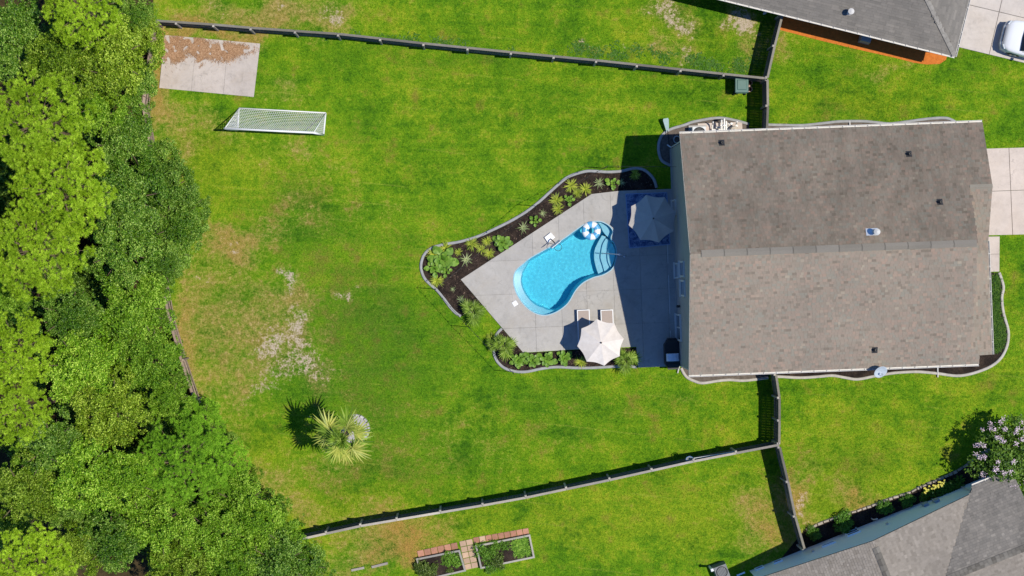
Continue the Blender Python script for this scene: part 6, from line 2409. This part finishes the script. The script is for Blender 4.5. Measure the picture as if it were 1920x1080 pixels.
TREES = [  # kind, seen x, y, crown radius (plan units), crown centre height, label
    ('pine', 62, 235, 92, 11.5, 'bright yellow-green pine at the left edge, uppermost of the three big pine crowns'),
    ('pine', 112, 352, 88, 11.8, 'bright pine crown in the middle of the big pine group, bulging toward the lawn'),
    ('pine', 60, 470, 86, 11.5, 'bright pine crown at the bottom of the big pine group on the left edge'),
    ('pine', 22, 660, 66, 11, 'yellow-green pine crown on the left edge below the big pine group'),
    ('pine', 28, 770, 60, 10.5, 'lower pine crown on the left edge at mid-height of the picture'),
    ('pine', 55, 1062, 70, 11, 'yellowish pine crown in the lower left corner'),
    ('pine', 150, 12, 66, 11, 'green pine crown cut by the upper picture edge'),
    ('ypine', 338, 868, 78, 7.5, 'tufted young pine bulging toward the lawn near its lower left corner'),
    ('ypine', 420, 925, 40, 5.0, 'small tufted pine at the wood edge below the young pine'),
    ('olive', 120, 118, 78, 8.5, 'olive green broad crown above the big pine group'),
    ('olive', 205, 108, 74, 8.2, 'olive green broad crown between the wood edge and the upper left trees'),
    ('olive', 268, 78, 42, 6.5, 'olive crown overhanging the fence beside the concrete pad'),
    ('deep', 255, 24, 40, 6.5, 'dark green crown at the upper picture edge beside the fence end'),
    ('deep', 20, 70, 70, 8, 'dark crown in the upper left corner'),
    ('deep', 245, 168, 48, 6.5, 'dark green crown touching the fence just below the pad'),
    ('mid', 180, 198, 56, 7.5, 'mid green crown above the pine bulge'),
    ('deep', 232, 268, 58, 7, 'glossy dark crown left of the upper fence gap'),
    ('deep', 318, 352, 52, 6.2, 'glossy dark crown reaching farthest over the lawn, upper half'),
    ('deep', 335, 420, 52, 6.0, 'glossy dark crown bulging over the dry grass patch'),
    ('deep', 240, 372, 66, 7.5, 'large glossy dark crown right of the big pine group'),
    ('deep', 228, 470, 66, 7.4, 'glossy dark crown right of the lowest big pine crown'),
    ('deep', 300, 498, 44, 6.0, 'dark crown just above the long fence gap'),
    ('mid', 250, 575, 66, 7, 'broad mid green crown left of the long fence gap'),
    ('mid', 275, 668, 62, 6.6, 'mid green crown hugging the long fence gap'),
    ('deep', 130, 590, 60, 7, 'dark crown below the big pine group'),
    ('mid', 150, 690, 70, 7.5, 'mid green crown between the two left edge pines and the fence'),
    ('olive', 205, 770, 70, 7.5, 'olive green crown left of the young pine'),
    ('mid', 318, 752, 42, 6, 'mid green crown above the young pine at the fence'),
    ('deep', 92, 838, 60, 7.5, 'dark crown near the lower left pines'),
    ('mid', 150, 890, 72, 7.8, 'mid green crown in the middle of the lower wood'),
    ('mid', 238, 905, 62, 7.3, 'mid green crown left below the young pine'),
    ('olive', 40, 930, 66, 7.8, 'olive crown at the left edge above the corner pine'),
    ('mid', 300, 985, 66, 7, 'mid green crown at the lower edge left of the lawn corner'),
    ('deep', 205, 1015, 62, 7, 'dark crown near the lower picture edge'),
    ('olive', 130, 1045, 52, 7, 'olive crown right of the corner pine'),
    ('mid', 400, 1005, 60, 6.5, 'mid green crown at the lower wood edge'),
    ('mid', 475, 985, 58, 6.0, 'mid green crown reaching toward the lower fence end'),
    ('deep', 520, 1060, 62, 6.0, 'dark green crown at the lower edge beside the lower fence end'),
    ('olive', 330, 1068, 60, 6.5, 'olive crown cut by the lower picture edge'),
    ('mid', 430, 1080, 56, 6.2, 'mid green crown cut by the lower picture edge near the fence'),
    ('deep', 385, 955, 40, 5.2, 'small dark crown under the young pine'),
    ('deep', 296, 306, 46, 5.5, 'dark crown between the upper fence gap and the farthest reaching crown'),
    ('deep', 352, 392, 40, 5.2, 'dark low crown at the outermost bulge over the lawn'),
    ('deep', 318, 466, 46, 5.6, 'dark crown between the outermost bulge and the long fence gap'),
    ('ypine', 372, 800, 48, 5.2, 'small tufted pine at the wood edge above the young pine'),
    ('ypine', 418, 868, 46, 5.2, 'small tufted pine right of the young pine, reaching the dry grass'),
    ('mid', 450, 948, 56, 5.5, 'mid green crown over the fence corner below the small pines'),
    ('mid', 512, 1002, 58, 5.5, 'mid green crown covering the end of the lower fence'),
    ('deep', 570, 1062, 48, 5.0, 'dark crown nearest the pale timber pieces'),
    ('deep', 15, 1000, 46, 6.5, 'dark crown between the corner pine and the olive crown above it'),
    ('deep', 205, 640, 50, 6.0, 'dark crown in the middle of the wood left of the fence gap'),
    ('mid', 60, 880, 50, 6.5, 'mid green crown at the left edge among the dark lower crowns'),
    ('deep', 130, 955, 46, 6.0, 'dark crown in a hollow of the lower wood'),
    ('mid', 12, 560, 44, 7.5, 'mid green crown at the left edge between the pine crowns'),
]
KM = {'olive': M_OLIVE, 'deep': M_DEEP, 'mid': M_MID, 'pine': M_PINE, 'ypine': M_PINE2}
for i, (kind, x, y, r, h, lb) in enumerate(TREES):
    c = P(x, y, h)
    R = r * S * (1 - h / H) * 1.14
    root = empty('pine_tree' if 'pine' in kind else 'broadleaf_tree', (c.x, c.y, 0), label=lb, cat='tree', group='trees of the wood on the left')
    q = MB()
    bend = (rnd.gauss(0, .15), rnd.gauss(0, .15))
    gx = c.x / S + 960; gy = 540 - c.y / S
    off = min(0.0, (edge_x(gy) - 26 - gx) * S)
    root.location.x += off
    q.tube([(0, 0, -.1), (bend[0] - off * .35, bend[1], h * .5), (-off, 0, h)], [.16 + .02 * h * .5, .15, .08], 8); q.build('trunk', M_BARK, root)
    rz = rnd.uniform(0, 6.28)
    if 'pine' in kind:
        a, b = pines[i % 2]
        o = link_obj('crown', with_mat(a, KM[kind]), None, root); o2 = link_obj('branches', with_mat(b, M_BARK), None, root)
        sz = R * .75
    else:
        o = link_obj('crown', with_mat(crowns[i % 3], KM[kind]), None, root); o2 = link_obj('branches', br_me, None, root)
        sz = R * .9
    for q_ in (o, o2):
        q_.location = (-off, 0, h - sz * .45); q_.scale = (R, R, sz); q_.rotation_euler = (0, 0, rz)

# saplings and bushes leaning over the western fence
for i, (y, dx, r, lb) in enumerate([(140, -6, 26, 'leafy bush over the fence beside the concrete pad'), (238, -16, 22, 'low bush at the upper fence gap'), (330, 0, 34, 'leafy bush over the fence below the upper gap'), (400, 6, 36, 'leafy bush under the outermost crown'),
                                    (470, 4, 34, 'leafy bush at the dry grass patch'), (535, 0, 28, 'leafy bush just above the long fence gap'), (590, -14, 24, 'small bush beside the long fence gap, upper end'), (660, -14, 26, 'small bush beside the long fence gap, middle'), (715, -10, 22, 'small bush beside the long fence gap, lower end'),
                                    (775, 6, 34, 'leafy bush over the fence above the small pines'), (830, 6, 34, 'leafy bush between the small pines'), (905, 6, 36, 'leafy bush over the fence below the small pines'), (960, 4, 36, 'leafy bush near the lower fence corner')]):
    c = P(edge_x(y) + dx - 6, y, 2.4)
    root = empty('bush', (c.x - .35, c.y, 0), rz=0, label=lb, cat='bush', group='bushes along the western fence')
    o = link_obj('foliage', with_mat(crowns[i % 3], (M_DEEP, M_MID)[i % 2]), None, root); k = r * S * 1.05
    o.scale = (k, k, k * 1.1); o.location = (.35, 0, 1.55); o.rotation_euler = (0, 0, i * 1.3)
    q = MB(); q.tube([(0, 0, 0), (.1, 0, .9), (.35, 0, 1.9)], [.05, .04, .02], 6); q.build('stem', M_BARK, root)

# undergrowth that fills the gaps between the trunks
us = leaf_cloud(91, 18, 14000, .036, (.26, .42), .6, gaps=-.25)
us_me = us.mesh('undergrowth', fixn=False); us_me.materials.append(leafmat('undergrowth_green', (.035, .09, .006), (.12, .24, .014), (.36, .52, .10)))
for k in range(64):
    y = rnd.uniform(-20, 1090)
    xe = edge_x(y)
    x = rnd.uniform(-20, xe - 62)
    p = PG(x, y); s_ = rnd.uniform(1.1, 1.8); a = rnd.uniform(0, 6.28); zz = rnd.uniform(.2, 2.0)
    o = link_obj('understory_bush', us_me); o.location = (p.x, p.y, zz); o.scale = (s_, s_, s_ * 1.1); o.rotation_euler = (0, 0, a)
    o['kind'] = 'stuff'; tag(o, 'low dark undergrowth between the trunks of the wood', 'undergrowth', 'undergrowth of the wood')

# ================================================================ grass blades on the lawns
hs_poly = [tuple(HW(u, v))[:2] for u, v in ((-.1, .2), (17, .2), (17, 12.9), (-.1, 12.9))]
avoid = [PATIO_W, PADP, DR, WK, ND, hs_poly] + polys
avoid += [plan(catmull(K_NW, 3)) + [tuple(PG(1258, 280))[:2], tuple(PG(1404, 273))[:2]], plan(catmull(K_N, 3)) + [tuple(PG(1780, 262))[:2], tuple(PG(1440, 276))[:2]],
          plan(catmull(K_S, 3)) + [tuple(PG(1445, 674))[:2], tuple(PG(1277, 680))[:2]], plan(catmull(K_SE, 3)) + [tuple(PG(1840, 511))[:2], tuple(PG(1450, 600))[:2]],
          [tuple(NWp(a, b, 0))[:2] for a, b in ((-.2, .3), (NL, .3), (NL, NDp), (-.2, NDp))],
          plan([(1462, 56), (1600, 91), (1715, 118), (1738, 121), (1762, 120), (1774, 112), (1777, 98), (1700, 40), (1462, 20)]),
          [tuple(p) for p in pts_] + [tuple(SWp(-2.2, .05, 0))[:2], tuple(SWp(-2.2, 9, 0))[:2], tuple(SWp(13.2, 9, 0))[:2], tuple(SWp(13.2, .05, 0))[:2]],
          [tuple(p)[:2] for p in cA], [tuple(p)[:2] for p in cB], plan([(862, 1016), (892, 1010), (902, 1068), (874, 1072)]), plan([(783, 1034), (990, 990), (993, 1002), (783, 1046)]),
          plan([(285, -300), (288, 40), (262, 187), (279, 283), (302, 560), (350, 740), (436, 893), (545, 1012), (640, 1140), (-600, 1400), (-600, -300)])]
make_grass(520000, avoid)
